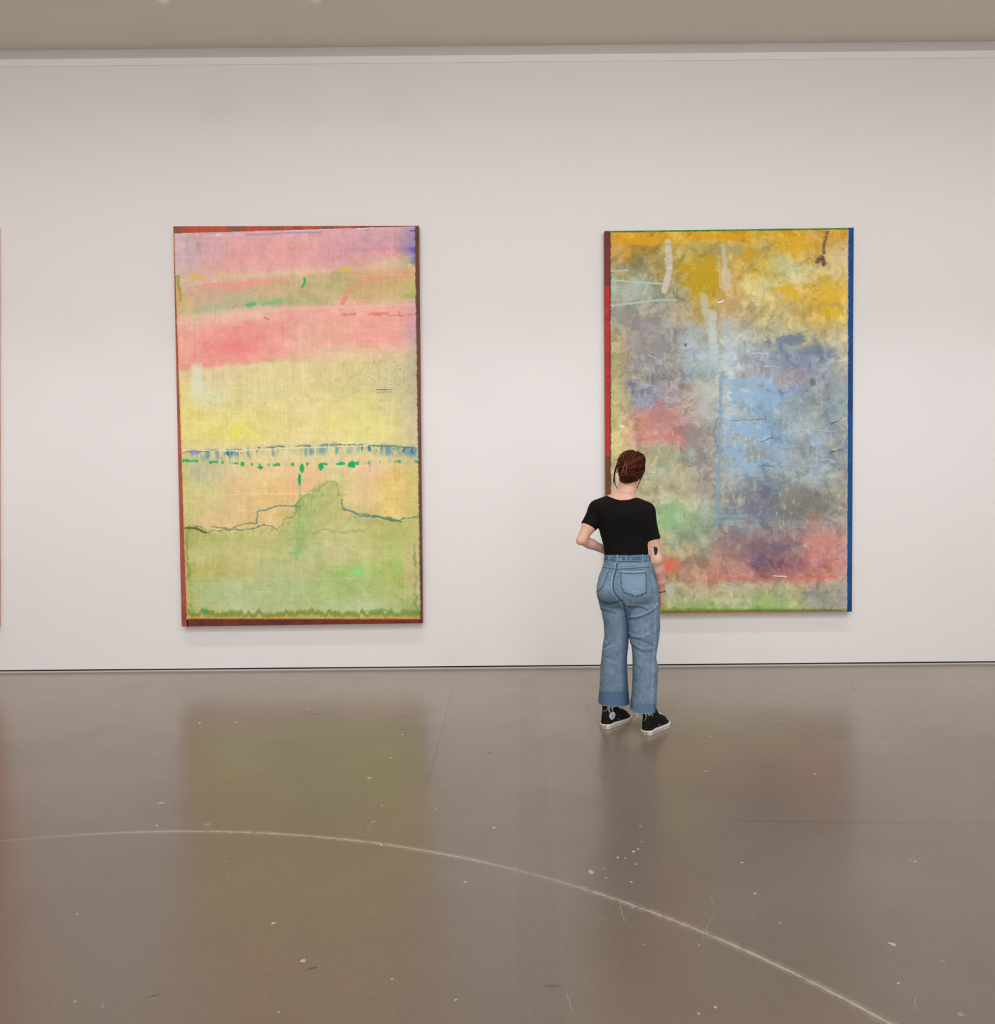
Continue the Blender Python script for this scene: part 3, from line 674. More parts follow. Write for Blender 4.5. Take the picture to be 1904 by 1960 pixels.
R_ = [
(448,[(222,160,28),(226,160,18),(226,162,22),(226,160,14),(224,162,18),(216,168,40),(222,162,24),(206,156,60),(218,165,50)]),
(478,[(206,160,84),(172,140,56),(188,164,90),(180,160,76),(196,172,90),(190,166,92),(220,172,40),(216,168,60),(214,186,140)]),
(515,[(166,154,112),(150,142,96),(184,160,64),(200,162,28),(206,174,100),(206,172,56),(206,200,134),(208,190,110),(216,184,108)]),
(560,[(170,178,160),(160,166,150),(156,150,116),(198,158,24),(204,162,84),(220,208,146),(216,190,106),(220,176,60),(222,182,70)]),
(600,[(168,162,144),(158,152,142),(158,152,138),(186,162,86),(194,172,138),(196,176,116),(206,178,110),(216,178,74),(222,188,72)]),
(640,[(176,160,122),(154,146,140),(150,148,148),(160,158,136),(182,190,182),(172,174,156),(180,168,116),(166,156,116),(202,186,142)]),
(680,[(176,162,120),(146,142,142),(146,146,148),(164,178,184),(178,190,192),(146,158,172),(116,132,158),(118,134,158),(190,186,168)]),
(720,[(174,162,118),(138,136,138),(146,144,148),(156,172,178),(180,190,192),(146,146,162),(148,146,160),(146,152,162),(166,172,172)]),
(760,[(184,170,110),(130,132,152),(158,140,138),(172,170,164),(168,184,196),(128,168,204),(134,164,192),(134,148,160),(150,164,168)]),
(800,[(188,178,116),(200,140,126),(180,128,124),(172,162,152),(172,182,182),(130,164,194),(142,158,164),(138,152,160),(148,164,164)]),
(840,[(194,184,126),(200,146,126),(184,122,118),(146,142,138),(164,174,176),(132,166,198),(144,164,180),(148,164,178),(138,148,150)]),
(880,[(188,178,126),(172,174,138),(150,162,138),(146,142,142),(154,160,162),(128,164,200),(140,154,168),(154,168,180),(138,148,152)]),
(920,[(194,178,140),(184,174,136),(176,168,136),(156,148,138),(146,156,162),(130,148,168),(148,160,166),(152,164,168),(150,154,150)]),
(960,[(194,180,142),(188,178,142),(170,176,146),(168,172,152),(138,144,150),(120,124,138),(120,120,124),(126,128,122),(154,154,142)]),
(1000,[(194,168,132),(178,178,140),(144,184,128),(150,172,140),(130,144,154),(128,132,146),(132,130,130),(160,138,132),(166,148,138)]),
(1040,[(190,152,122),(190,160,130),(164,172,130),(158,162,134),(168,138,132),(138,110,116),(148,116,120),(200,134,126),(198,142,134)]),
(1080,[(184,140,112),(200,130,108),(190,138,114),(180,142,120),(190,130,118),(142,104,116),(138,94,116),(190,120,116),(206,138,130)]),
(1105,[(180,168,128),(190,160,128),(182,148,124),(200,140,124),(194,130,120),(152,104,114),(182,116,110),(196,128,116),(190,150,136)]),
(1128,[(178,180,142),(180,180,142),(178,176,138),(188,170,138),(188,182,150),(192,178,140),(184,180,142),(156,156,138),(172,164,150)]),
(1150,[(160,188,122),(164,188,126),(174,184,136),(176,186,132),(184,184,142),(160,184,122),(176,182,132),(152,152,138),(164,160,150)]),
(1170,[(120,156,72),(136,170,84),(150,176,92),(146,176,92),(158,178,104),(138,172,90),(150,172,96),(150,156,130),(168,164,150)])]
S.img = S.grid(cols, [r[0] for r in R_], [r[1] for r in R_], wx, wy)
S.img = S.img*.96 + .04*np.array([200, 196, 180.])
qx = x + 14*fbm(x/22, y/20, 227); qy = y + 14*fbm(x/20, y/24, 228)
S.img += (9*fbm(x/26, y/22, 221) + 9*fbm(x/9, y/7, 222) + 6*fbm(x/3, y/3, 223) + 9*np.tanh(7*fbm(qx/24, qy/18, 229)) + 7*np.tanh(8*fbm(qx/11, qy/13, 230)) + 5*np.tanh(6*fbm(qx/5, qy/16, 226)))[..., None]*np.array([1, 1, .97]) + (6*fbm(x/14, y/12, 224) + 5*np.tanh(6*fbm(qx/30, qy/26, 225)))[..., None]*np.array([1, .2, -1])
B = S.blob; Ln = S.line
# gold passages
B(1345,530,46,44,(200,160,18),.9,.4,.7,16,231); B(1240,462,70,10,(224,166,16),.8,.6,.5,16,232); B(1390,452,60,9,(228,158,10),.85,.6,.5,14,233)
B(1432,488,34,18,(212,162,30),.8,.5,.7,14,234,-.3); B(1520,466,44,20,(226,170,26),.85,.5,.7,14,235); B(1510,560,28,16,(228,178,30),.85,.5,.8,12,236)
B(1588,560,26,30,(226,178,40),.75,.5,.8,14,237); B(1592,602,22,16,(226,182,20),.8,.5,.8,12,238); B(1200,485,16,24,(214,160,36),.7,.6,.6,12,239)
B(1210,500,18,14,(136,128,70),.6,.8,.8,10,240); B(1262,508,26,18,(138,128,92),.7,.8,.7,12,241); B(1390,478,60,14,(166,150,88),.6,.8,.6,14,242)
B(1500,505,40,26,(200,202,142),.7,.8,.7,14,243); B(1440,540,50,22,(224,212,150),.6,.9,.7,14,244); B(1600,500,22,50,(222,196,150),.6,.9,.6,14,245)
B(1540,535,30,12,(226,206,160),.7,.8,.7,10,246); B(1345,610,34,26,(186,156,90),.6,.7,.8,12,247); B(1400,590,20,22,(186,154,96),.5,.8,.8,12,248)
# pale brush strokes
Ln([(1278,462),(1279,490),(1281,510)],8,(206,198,186),.8,3,251,.4,.25); Ln([(1281,515),(1278,530),(1272,556)],7,(208,202,194),.85,3,249,.4); Ln([(1384,470),(1387,500),(1384,530)],6,(204,196,178),.7,2,252,.5,.3)
B(1387,535,15,26,(212,198,174),.75,.5,.5,10,253); Ln([(1376,525),(1378,548),(1398,566)],2,(214,196,170),.7,1,254)
Ln([(1345,565),(1352,600),(1364,660)],9,(196,194,184),.75,4,255,.6,.2); Ln([(1364,600),(1366,690)],10,(194,206,206),.7,3,256,.6); Ln([(1392,620),(1400,700)],12,(170,190,206),.6,5,257,.9)
Ln([(1374,579),(1384,576)],1.8,(250,246,236),1,.5,258); Ln([(1170,519),(1203,517)],1.6,(180,208,200),.9,.5,259); Ln([(1172,536),(1230,541),(1268,543)],2.4,(176,206,198),.85,.8,260)
Ln([(1172,585),(1215,580),(1250,575),(1294,574)],3,(172,200,192),.85,1,261); Ln([(1172,560),(1236,555)],18,(172,190,176),.55,3,262,.5); Ln([(1238,545),(1234,562)],3,(176,206,200),.7,1,263)
Ln([(1230,535),(1235,536)],2,(220,160,40),.9,1,264); B(1176,545,8,30,(172,198,184),.7,.7,.5,8,265)
# grey-blue centre
B(1235,650,54,52,(148,142,146),.55,.8,.6,20,271); B(1330,640,34,30,(168,188,200),.55,.7,.8,12,272,.6); B(1360,690,44,36,(172,192,200),.55,.8,.7,14,273)
B(1350,760,22,60,(186,188,184),.65,.7,.6,14,274); B(1510,650,60,16,(96,118,154),.75,.7,.8,10,275,-.1); B(1560,665,30,20,(108,126,150),.6,.8,.8,10,276)
B(1430,690,30,12,(134,138,160),.6,.8,.8,10,277); B(1490,700,60,22,(150,150,166),.5,.9,.7,14,278)
S.put(sstep(56,42,np.abs(x-1436-12*fbm(x/14,y/12,281)))*sstep(36,20,np.abs(y-748-14*fbm(x/22,y/9,282)))*sstep(-.45,.05,fbm(x/16,y/9,283)),(138,174,208),.85)
S.put(sstep(34,22,np.abs(x-1412-8*fbm(x/12,y/9,285)))*sstep(62,44,np.abs(y-852-12*fbm(x/16,y/9,286)))*sstep(-.3,.15,fbm(x/12,y/9,284)),(136,174,210),.85)
B(1456,822,22,18,(134,172,212),.8,.4,.7,9,285); B(1450,867,34,12,(150,148,144),.75,.6,.6,9,286,.05)
Ln([(1380,720),(1378,800),(1376,880),(1373,960),(1374,1000)],6,(120,158,190),.7,3,287,.7); Ln([(1372,800),(1366,830),(1374,860)],2,(110,120,130),.6,2,288)
B(1530,780,60,34,(140,154,160),.6,.8,.8,14,289); B(1500,870,60,34,(152,172,190),.5,.8,.8,14,290); B(1600,740,20,80,(150,166,166),.4,.9,.7,14,291)
B(1555,732,7,9,(96,104,112),.85,.5,.6,4,292); B(1210,735,12,7,(92,108,160),.8,.6,.7,6,293,-.3); B(1212,750,4,9,(96,108,156),.7,.6,.6,6,294); B(1312,660,4,4,(80,92,124),.8,.5,.5,4,295)
# left ochre rim and rose patch
B(1176,770,12,110,(188,176,108),.5,.9,.5,18,301); B(1238,815,22,32,(206,138,124),.75,.5,.6,12,302); B(1265,800,36,42,(184,126,124),.65,.6,.6,14,303); B(1245,838,30,7,(206,124,110),.7,.7,.6,9,304)
B(1322,840,18,38,(142,138,138),.7,.7,.6,14,305); B(1270,862,26,14,(152,166,136),.7,.7,.7,10,306); B(1264,891,12,7,(136,160,130),.8,.6,.6,7,307); B(1296,868,10,30,(186,180,158),.6,.8,.6,9,308)
B(1190,816,8,3,(226,222,204),.85,.4,.4,5,309)
S.put(sstep(.25,.5,fbm(x/2.4,y/2.4,310,3))*sstep(24,8,np.hypot(x-1310,y-775)),(110,66,60),.8); S.put(sstep(.35,.6,fbm(x/3,y/2,311,3))*sstep(24,8,np.hypot(x-1312,y-778)),(232,226,216),.8)
# dark grey and greens lower
B(1430,948,46,36,(116,120,134),.7,.7,.7,14,321); B(1465,940,14,26,(98,100,128),.7,.7,.6,9,322); B(1417,960,9,13,(168,166,142),.85,.5,.5,6,323); B(1444,925,5,30,(160,166,160),.7,.7,.5,8,324)
B(1540,960,70,36,(126,126,120),.55,.8,.7,16,325); B(1606,940,16,50,(160,160,150),.5,.9,.6,12,326)
B(1285,975,28,24,(140,192,126),.8,.8,.6,12,327); B(1270,1000,26,22,(140,192,124),.7,.8,.6,12,328); B(1330,1005,50,24,(154,172,140),.5,.9,.6,14,329); B(1300,920,60,24,(188,180,150),.5,.9,.7,14,330)
Ln([(1378,988),(1430,987)],1.5,(156,182,196),.9,.8,331); Ln([(1386,998),(1422,997)],1.5,(156,182,196),.8,.8,332); B(1400,992,34,10,(128,146,158),.6,.7,.5,9,333)
# rose and violet band
B(1282,1080,24,26,(228,116,86),.9,.9,.5,12,341); B(1275,1085,12,18,(236,104,74),.8,.9,.4,9,342); B(1366,1075,16,48,(212,140,124),.6,.8,.6,14,343,.1)
B(1440,1050,60,36,(136,106,118),.6,.8,.7,14,344); B(1450,1075,22,16,(104,82,124),.8,.7,.7,9,345,-.6); B(1490,1050,40,18,(112,90,122),.65,.8,.7,10,346,-.4)
B(1572,1040,48,42,(212,134,126),.65,.7,.6,14,347); B(1600,1080,22,26,(208,138,130),.5,.8,.6,12,348); B(1530,1090,40,16,(178,108,108),.5,.8,.7,10,349)
Ln([(1386,1106),(1460,1110),(1520,1106),(1600,1104)],2.5,(216,110,104),.8,2,350,.8,.2); Ln([(1480,1102),(1505,1104)],1.5,(226,220,206),.9,1,351)
# green foot
B(1340,1158,110,14,(146,184,106),.6,.8,.6,14,361); B(1480,1152,60,14,(156,188,112),.7,.8,.6,12,362); B(1550,1136,26,7,(128,134,134),.75,.8,.5,8,363); B(1400,1150,44,9,(206,204,178),.7,.7,.8,7,364)
B(1282,1128,12,18,(196,198,176),.8,.4,.3,10,365); B(1600,1150,26,26,(164,160,148),.6,.8,.6,10,366); B(1290,1164,3.5,3.5,(202,110,100),.9,.4,.3,4,367)
S.put(sstep(9,3,1172-y+2*fbm(x/5,y/4,368)),(96,126,50),.7)
# scrapes, scratches, pits
S.put(sstep(.56,.76,fbm(x/26,y/1.7,371,3)),(214,208,196),.45); S.put(sstep(.60,.8,fbm(x/18,y/1.5,372,3)),(92,92,86),.4)
S.put(sstep(.6,.74,fbm(x/2.4,y/2.4,373,2))*sstep(.0,.4,fbm(x/60,y/60,374)),(226,220,204),.6); S.put(sstep(.72,.84,fbm(x/2.6,y/2.6,375,2)),(78,74,68),.55)
S.put(sstep(.3,.6,fbm(x/3.4,y/12,379,3))*sstep(-.1,.35,fbm(x/50,y/40,380)),(206,204,196),.5); S.put(sstep(.3,.6,fbm(x/13,y/3.2,383,3))*sstep(-.1,.35,fbm(x/44,y/50,384)),(120,122,120),.35)
for a, b_, w_, c_ in (((1240,680),(1256,686),1.4,(230,226,220)),((1236,703),(1242,706),1.4,(230,226,220)),((1210,720),(1222,726),1.2,(226,220,210)),
    ((1455,846),(1480,838),1.5,(60,64,60)),((1590,812),(1612,801),2.0,(54,58,58)),((1596,806),(1620,800),1.5,(196,200,196)),((1604,690),(1622,688),1.4,(232,228,212)),
    ((1435,676),(1475,676),1.6,(196,210,220)),((1460,700),(1492,703),1.8,(170,196,214)),((1570,880),(1600,883),1.4,(206,212,206)),((1400,805),(1470,803),1.4,(110,100,90)),
    ((1452,892),(1482,892),1.3,(70,76,80)),((1565,822),(1600,826),1.2,(200,206,206)),((1586,868),(1610,861),1.6,(54,54,50)),((1620,590),(1624,620),1.5,(150,120,70))):
    Ln([a, b_], w_*.75, c_, .75, 3, 376, .7)
Ln([(1583,445),(1579,462),(1575,478),(1576,484)],4,(104,84,88),.85,2.5,377,.5,.35); Ln([(1564,500),(1572,492),(1576,505)],5,(92,66,74),.9,3,378,.4,.3)
# rims
S.put(sstep(3.2,1.0,x-1166.5-1.0*(y-445)/725+2*fbm(x/3,y/4,381)),(74,48,28),.8); S.put(sstep(3.4,1.2,1624-x-2.5*(y-440)/730+2*fbm(x/3,y/4,382)),(186,170,190),.7)
g_ = S.img.mean(axis=-1, keepdims=True); S.img = g_ + (S.img-g_)*.88 + np.array([2, 1, -2.])
S.h = 0.0012*fbm(x/10, y/8, 391) + 0.0006*fbm(x/3, y/3, 392)
build_sheet(S, YF - 0.0045, 'painted_sheet', root)

# ---------- third painting, only its right edge reaches into the view
OUT = [(-475, 431), (-8.6, 431), (-7.2, 1201), (-471, 1205)]
root = painting_root('painting with orange brown right edge just entering at the left border', OUT)
slab('stretched_canvas', quad_at(OUT, YF), YF + 0.0045, -0.0006, strip_mat('pale_peach_canvas', [(222, 168, 140), (226, 190, 170), (220, 150, 110)], False), root)
S = Sheet([(-471, 436), (-14, 436), (-13, 1197), (-467, 1200)], 160, 260)
x, y = S.x, S.y
S.img = S.grid([-460, -300, -120, -4], [436, 640, 860, 1050, 1200],
   [[(226,190,170),(214,150,140),(196,90,84),(206,120,110)], [(214,150,120),(190,80,60),(176,64,52),(190,90,72)], [(226,190,120),(200,110,60),(180,84,56),(196,104,70)],
    [(200,160,70),(190,120,50),(180,96,50),(186,100,56)], [(180,120,60),(150,80,44),(160,80,50),(176,96,60)]], x + 20*fbm(x/40, y/40, 401), y + 24*fbm(x/40, y/30, 402))
S.img += (14*fbm(x/20, y/9, 403) + 8*fbm(x/5, y/5, 404))[..., None]
build_sheet(S, YF - 0.0045, 'painted_sheet', root)
# ------------------------------------------------------------------ signed-distance modelling
class Field:
    def __init__(s, lo, hi, h):
        s.lo = np.array(lo, float); s.h = h
        s.n = np.ceil((np.array(hi) - s.lo)/h).astype(int) + 1
        s.F = np.full(s.n, 0.2, dtype=np.float32)
        s.ax = [(s.lo[i] + h*np.arange(s.n[i])).astype(np.float32) for i in range(3)]
    def block(s, lo, hi, m=0.03):
        sl = []
        for i in range(3):
            a = int(max(0, math.floor((lo[i]-m-s.lo[i])/s.h))); b = int(min(s.n[i], math.ceil((hi[i]+m-s.lo[i])/s.h)+1))
            if b <= a: return None, None
            sl.append(slice(a, b))
        X = s.ax[0][sl[0]][:, None, None]; Y = s.ax[1][sl[1]][None, :, None]; Z = s.ax[2][sl[2]][None, None, :]
        return tuple(sl), (X, Y, Z)
    def join(s, sl, d, k=0.0):
        A = s.F[sl]
        if k > 0:
            hh = np.clip(0.5 + 0.5*(A-d)/k, 0, 1)
            s.F[sl] = A*(1-hh) + d*hh - k*hh*(1-hh)
        else: s.F[sl] = np.minimum(A, d)
    def cone(s, a, b, ra, rb, k=0.0, off=0.0, clip=None):
        a = np.array(a, float); b = np.array(b, float); r = max(ra, rb) + off
        sl, g = s.block(np.minimum(a, b)-r, np.maximum(a, b)+r)
        if sl is None: return
        ab = b-a; L2 = ab@ab + 1e-12
        t = np.clip(((g[0]-a[0])*ab[0] + (g[1]-a[1])*ab[1] + (g[2]-a[2])*ab[2])/L2, 0, 1)
        d = np.sqrt((g[0]-a[0]-t*ab[0])**2 + (g[1]-a[1]-t*ab[1])**2 + (g[2]-a[2]-t*ab[2])**2) - (ra + (rb-ra)*t) - off
        if clip is not None: d = np.maximum(d, clip(*g))
        s.join(sl, d.astype(np.float32), k)
    def chain(s, pts, k=0.004, off=0.0):
        for (a, ra), (b, rb) in zip(pts[:-1], pts[1:]): s.cone(a, b, ra, rb, k, off)
    def ell(s, c, r, k=0.0, R=None, off=0.0, clip=None):
        c = np.array(c, float); r = np.array(r, float) + off; m = r.max()
        sl, g = s.block(c-m, c+m)
        if sl is None: return
        q = [g[i]-c[i] for i in range(3)]
        if R is not None: q = [q[0]*R[0][i] + q[1]*R[1][i] + q[2]*R[2][i] for i in range(3)]   # columns of R = local axes
        k0 = np.sqrt((q[0]/r[0])**2 + (q[1]/r[1])**2 + (q[2]/r[2])**2)
        k1 = np.sqrt((q[0]/r[0]**2)**2 + (q[1]/r[1]**2)**2 + (q[2]/r[2]**2)**2) + 1e-6
        d = k0*(k0-1)/k1
        if clip is not None: d = np.maximum(d, clip(*g))
        s.join(sl, d.astype(np.float32), k)
    def loft(s, secs, k=0.0, off=0.0, n=2.3, clip=None, sm=3):
        """secs: rows z, cx, cy, rx, ry"""
        S_ = np.array(sorted(secs)); z0, z1 = S_[0, 0], S_[-1, 0]
        ext = (S_[:, 3].max(), S_[:, 4].max())
        lo = (S_[:, 1].min()-ext[0], S_[:, 2].min()-ext[1], z0); hi = (S_[:, 1].max()+ext[0], S_[:, 2].max()+ext[1], z1)
        sl, g = s.block(lo, hi)
        zz = g[2].ravel(); zc = np.clip(zz, z0, z1)
        def it(c):
            v = np.interp(zc, S_[:, 0], S_[:, c])
            if sm:
                w = int(sm); p = np.pad(v, w, mode='edge'); ker = np.hanning(2*w+3)[1:-1]; v = np.convolve(p, ker/ker.sum(), 'valid')
            return v[None, None, :].astype(np.float32)
        cx, cy, rx, ry = it(1), it(2), it(3)+off, it(4)+off
        ax = np.abs(g[0]-cx)/rx; ay = np.abs(g[1]-cy)/ry
        q = (ax**n + ay**n)**(1/n)
        d = (q-1)*np.minimum(rx, ry)
        d = np.maximum(d, np.maximum(g[2]-z1, z0-g[2]))
        if clip is not None: d = np.maximum(d, clip(*g))
        s.join(sl, d.astype(np.float32), k)
    def mesh(s):
        F = s.F; h = s.h; m = F < 0
        n = s.n
        c = np.zeros(tuple(n-1), dtype=np.int8)
        for i in (0, 1):
            for j in (0, 1):
                for k in (0, 1): c += m[i:n[0]-1+i, j:n[1]-1+j, k:n[2]-1+k]
        act = np.argwhere((c > 0) & (c < 8))
        idx = np.full(tuple(n-1), -1, dtype=np.int32); idx[act[:, 0], act[:, 1], act[:, 2]] = np.arange(len(act))
        co = [(i, j, k) for i in (0, 1) for j in (0, 1) for k in (0, 1)]
        val = np.stack([F[act[:, 0]+i, act[:, 1]+j, act[:, 2]+k] for i, j, k in co], 1)
        P = np.zeros((len(act), 3)); cnt = np.zeros(len(act))
        for a in range(8):
            for b in range(a+1, 8):
                if sum(abs(co[a][q]-co[b][q]) for q in range(3)) != 1: continue
                va, vb = val[:, a], val[:, b]; cr = (va < 0) != (vb < 0)
                t = np.where(cr, va/(va-vb+1e-20), 0)
                for q in range(3): P[:, q] += np.where(cr, co[a][q] + t*(co[b][q]-co[a][q]), 0)
                cnt += cr
        P /= cnt[:, None]
        V = s.lo + (act + P)*h
        quads = []
        for ax_ in range(3):
            a1, a2 = (ax_+1) % 3, (ax_+2) % 3
            sl0 = [slice(1, n[q]-1) for q in range(3)]; sl0[ax_] = slice(0, n[ax_]-1)
            sl1 = list(sl0); sl1[ax_] = slice(1, n[ax_])
            A = m[tuple(sl0)]; B = m[tuple(sl1)]
            e = np.argwhere(A != B)
            sgn = A[e[:, 0], e[:, 1], e[:, 2]]
            base = e.copy()
            for q in range(3):
                if q != ax_: base[:, q] += 1
            def cell(d1, d2):
                g = base.copy(); g[:, a1] -= d1; g[:, a2] -= d2
                return idx[g[:, 0], g[:, 1], g[:, 2]]
            q4 = np.stack([cell(1, 1), cell(0, 1), cell(0, 0), cell(1, 0)], 1)
            q4 = np.where(sgn[:, None], q4, q4[:, ::-1]); quads.append(q4)
        Q = np.concatenate(quads); Q = Q[(Q >= 0).all(1)]
        return V, Q
def relax(V, Q, it=1, lam=0.5):
    for _ in range(it):
        acc = np.zeros_like(V); cnt = np.zeros(len(V))
        for a, b in ((0, 1), (1, 2), (2, 3), (3, 0)):
            for p, q in ((a, b), (b, a)):
                np.add.at(acc, Q[:, p], V[Q[:, q]]); np.add.at(cnt, Q[:, p], 1)
        V = V*(1-lam) + lam*acc/np.maximum(cnt, 1)[:, None]
    return V
def normals(V, Q):
    N = np.zeros_like(V); f = np.cross(V[Q[:, 2]]-V[Q[:, 0]], V[Q[:, 3]]-V[Q[:, 1]])
    for i in range(4): np.add.at(N, Q[:, i], f)
    return N/(np.linalg.norm(N, axis=1, keepdims=True)+1e-12)
from mathutils.bvhtree import BVHTree
def bvh_of(V, Q): return BVHTree.FromPolygons([tuple(v) for v in V.tolist()], Q.tolist())

# ------------------------------------------------------------------ the visitor
YW = -WALL_D + 4.78
def W(px, py, dy=0.0): return on_y(px, py, YW + dy)
def sec(py, xl, xr, dy, ry):
    a, b = W(xl, py, dy), W(xr, py, dy); return (float((a[2]+b[2])/2), float((a[0]+b[0])/2), YW+dy, float((b[0]-a[0])/2), ry)

def skin_mat():
    t = NT('skin'); v = t.coord(); n1 = t.noise(14, 4, 0.6, v); n2 = t.noise(220, 3, 0.6, v)
    c = t.mix(t.ramp(n1, .35, .7), lin4((233, 180, 156)), lin4((242, 194, 174)))
    c = t.mix(t.ramp(n2, .55, .75, 0, .25), c, lin4((206, 142, 122)))
    t.l(c, t.b.inputs['Base Color']); t.b.inputs['Roughness'].default_value = .5
    t.b.inputs['Specular IOR Level'].default_value = .35
    t.b.inputs['Subsurface Weight'].default_value = .12; t.b.inputs['Subsurface Radius'].default_value = (.012, .005, .003)
    t.b.inputs['Subsurface Scale'].default_value = .6
    t.bump(n2, .08, .0006); return t.m
def cloth_mat(name, attr=None, rgb=None, weave=900, bump=.25, rough=.85, sheen=0.0):
    t = NT(name); v = t.coord(); g = t.noise(weave*.35, 3, .7, v); g2 = t.noise(40, 5, .65, v)
    if attr:
        at = t.n('ShaderNodeVertexColor'); at.layer_name = attr; base = at.outputs[0]
    else:
        r = t.n('ShaderNodeRGB'); r.outputs[0].default_value = lin4(rgb); base = r.outputs[0]
    k = t.math('ADD', t.math('MULTIPLY', g, .5 if attr else .3), t.math('MULTIPLY', g2, .2)); k = t.math('ADD', k, .65 if attr else .75)
    vm = t.n('ShaderNodeVectorMath', operation='SCALE'); t.l(base, vm.inputs[0]); t.l(k, vm.inputs['Scale'])
    t.l(vm.outputs[0], t.b.inputs['Base Color']); t.b.inputs['Roughness'].default_value = rough
    t.b.inputs['Specular IOR Level'].default_value = .2; t.b.inputs['Sheen Weight'].default_value = sheen
    t.bump(t.math('ADD', g, g2), bump, .0015); return t.m
M_SKIN = skin_mat(); M_DENIM = cloth_mat('washed_denim', 'paint'); M_BLACK = cloth_mat('black_jersey', None, (17, 13, 14), bump=.15, rough=.9, sheen=.0)
M_CANVAS = cloth_mat('black_shoe_canvas', None, (24, 23, 25)); M_RUBBER = simple('white_rubber', (232, 222, 212), .45, .4, .05, 60)
M_THREAD = simple('white_thread', (226, 228, 232), .8); M_INK = simple('tattoo_ink', (38, 42, 50), .6, .2, .02)
M_HAIRBAND = simple('black_band', (20, 18, 20), .6); M_LACE = simple('cream_lace', (232, 226, 208), .8)

person = empty('person', (float(W(1203, 1200)[0]), YW, 0.0), 'person in black top and light blue flared jeans, head bowed, facing the gold painting', 'person')

torso = [sec(*r) for r in ((1085,1157,1247,0,.085),(1062,1159,1242,.0,.085),(1045,1157.5,1241,0,.086),(1025,1151.5,1243,-.003,.092),(1007,1146,1246,-.006,.102),
    (990,1143,1247,-.01,.110),(978,1140,1247,-.012,.108),(968,1138,1244,-.008,.098),(961,1139,1238,-.002,.088),(957,1142,1229,.004,.078),(952.5,1150,1219,.008,.070),
    (948,1164,1216,.012,.062),(942,1176,1215,.016,.056),(936,1184,1217,.020,.052))]
hips = [sec(*r) for r in ((1060.5,1158,1246,0,.098),(1068,1157,1247,0,.099),(1075,1156,1248,-.001,.103),(1090,1152,1251,-.006,.113),(1106,1146,1253.5,-.012,.123),(1120,1142.8,1258,-.018,.130),
    (1135,1142.2,1260,-.020,.132),(1148,1144,1260.5,-.014,.120),(1158,1149,1260,-.002,.100),(1167,1166,1244,.0,.070),(1176,1190,1214,.0,.024))]
legL = [sec(*r) for r in ((1138,1147,1199,.004,.098),(1160,1147.5,1199.5,.008,.094),(1172,1151.5,1201,.010,.090),(1198,1156,1201.5,.014,.084),(1217,1157,1202.6,.018,.080),(1237,1153.5,1201.6,.022,.078),
    (1257,1151.5,1199.8,.028,.078),(1270,1150,1199.5,.030,.080),(1300,1148,1200.5,.036,.084),(1320,1147,1202,.040,.088),(1345,1145,1204.2,.045,.092))]
legR = [sec(*r) for r in ((1138,1201,1260.5,-.014,.100),(1160,1199.8,1261.2,-.016,.098),(1172,1200,1261.5,-.020,.097),(1198,1201.5,1262.5,-.028,.092),(1217,1203,1261,-.036,.087),(1237,1208.5,1257.5,-.044,.081),
    (1257,1211,1254.5,-.052,.078),(1275,1211,1258.8,-.058,.080),(1300,1210.8,1257.5,-.066,.083),(1330,1209,1256,-.074,.086),(1358.5,1205.5,1254.5,-.082,.088))]

SHL, SHR = W(1143, 976, 0.005), W(1235, 980.5, 0.0)
ELL = W(1113.0, 1033, -.035); WRL = W(1163, 1055.5, .112)
ELR = W(1255, 1070, -.035); WRR = W(1264.2, 1131, .055)
sleeveL = W(1125.6, 1007.6, -.015); sleeveR = W(1247.6, 1033.8, -.018)
X0b, X1b = float(W(1092, 1000)[0]), float(W(1290, 1000)[0])

# head frame
fwd = Vector((math.sin(.33)*math.cos(.62), math.cos(.33)*math.cos(.62), -math.sin(.62))).normalized()
side = fwd.cross(Vector((0, 0, 1))).normalized(); upv = side.cross(fwd).normalized()
HR = np.array([side, fwd, upv]).T      # columns: local axes
HC = W(1206, 893.5, .070)
def hp(a, b, c): return HC + HR @ np.array([a, b, c])

def hand_fingers(Fd, wrist, palm_end, across, back, curl, L=.085, k=.004, thumb_side=1, thumb_dir=None):
    """palm and five separate fingers. across: unit vector over the knuckles, back: unit normal on the back of the hand"""
    wrist = np.array(wrist); pe = np.array(palm_end); a = np.array(across); bk = np.array(back); d = (pe-wrist)/np.linalg.norm(pe-wrist)
    for q in (-.022, -.008, .008, .022): Fd.cone(wrist + d*.012 + a*q*.55, pe + a*q*1.15, .0155, .0120, .010)
    for i, (q, l) in enumerate(((-.031, .80), (-.0105, .95), (.0105, 1.0), (.031, .90))):
        p = pe + a*q*(-thumb_side); ang = 0.25 + .08*i; pts = [(p - d*.012, .0098)]
        for j, fr in enumerate((.42, .32, .26)):
            dirv = d*math.cos(ang) - bk*math.sin(ang) + a*q*(-thumb_side)*2.0*(.12 if curl < .4 else 0)
            dirv = dirv/np.linalg.norm(dirv); p = p + dirv*L*l*fr; pts.append((p, .0092-.0011*(j+1))); ang += curl
        Fd.chain(pts, .0022)
    td = thumb_dir if thumb_dir is not None else (d*.75 + a*thumb_side*.55 - bk*.35)
    td = np.array(td)/np.linalg.norm(td); t0 = wrist + d*.022 + a*thumb_side*.020
    Fd.chain([(t0, .0135), (t0 + td*.036, .0112), (t0 + td*.062 + d*.006, .0092), (t0 + td*.078 + d*.016, .0078)], .005)

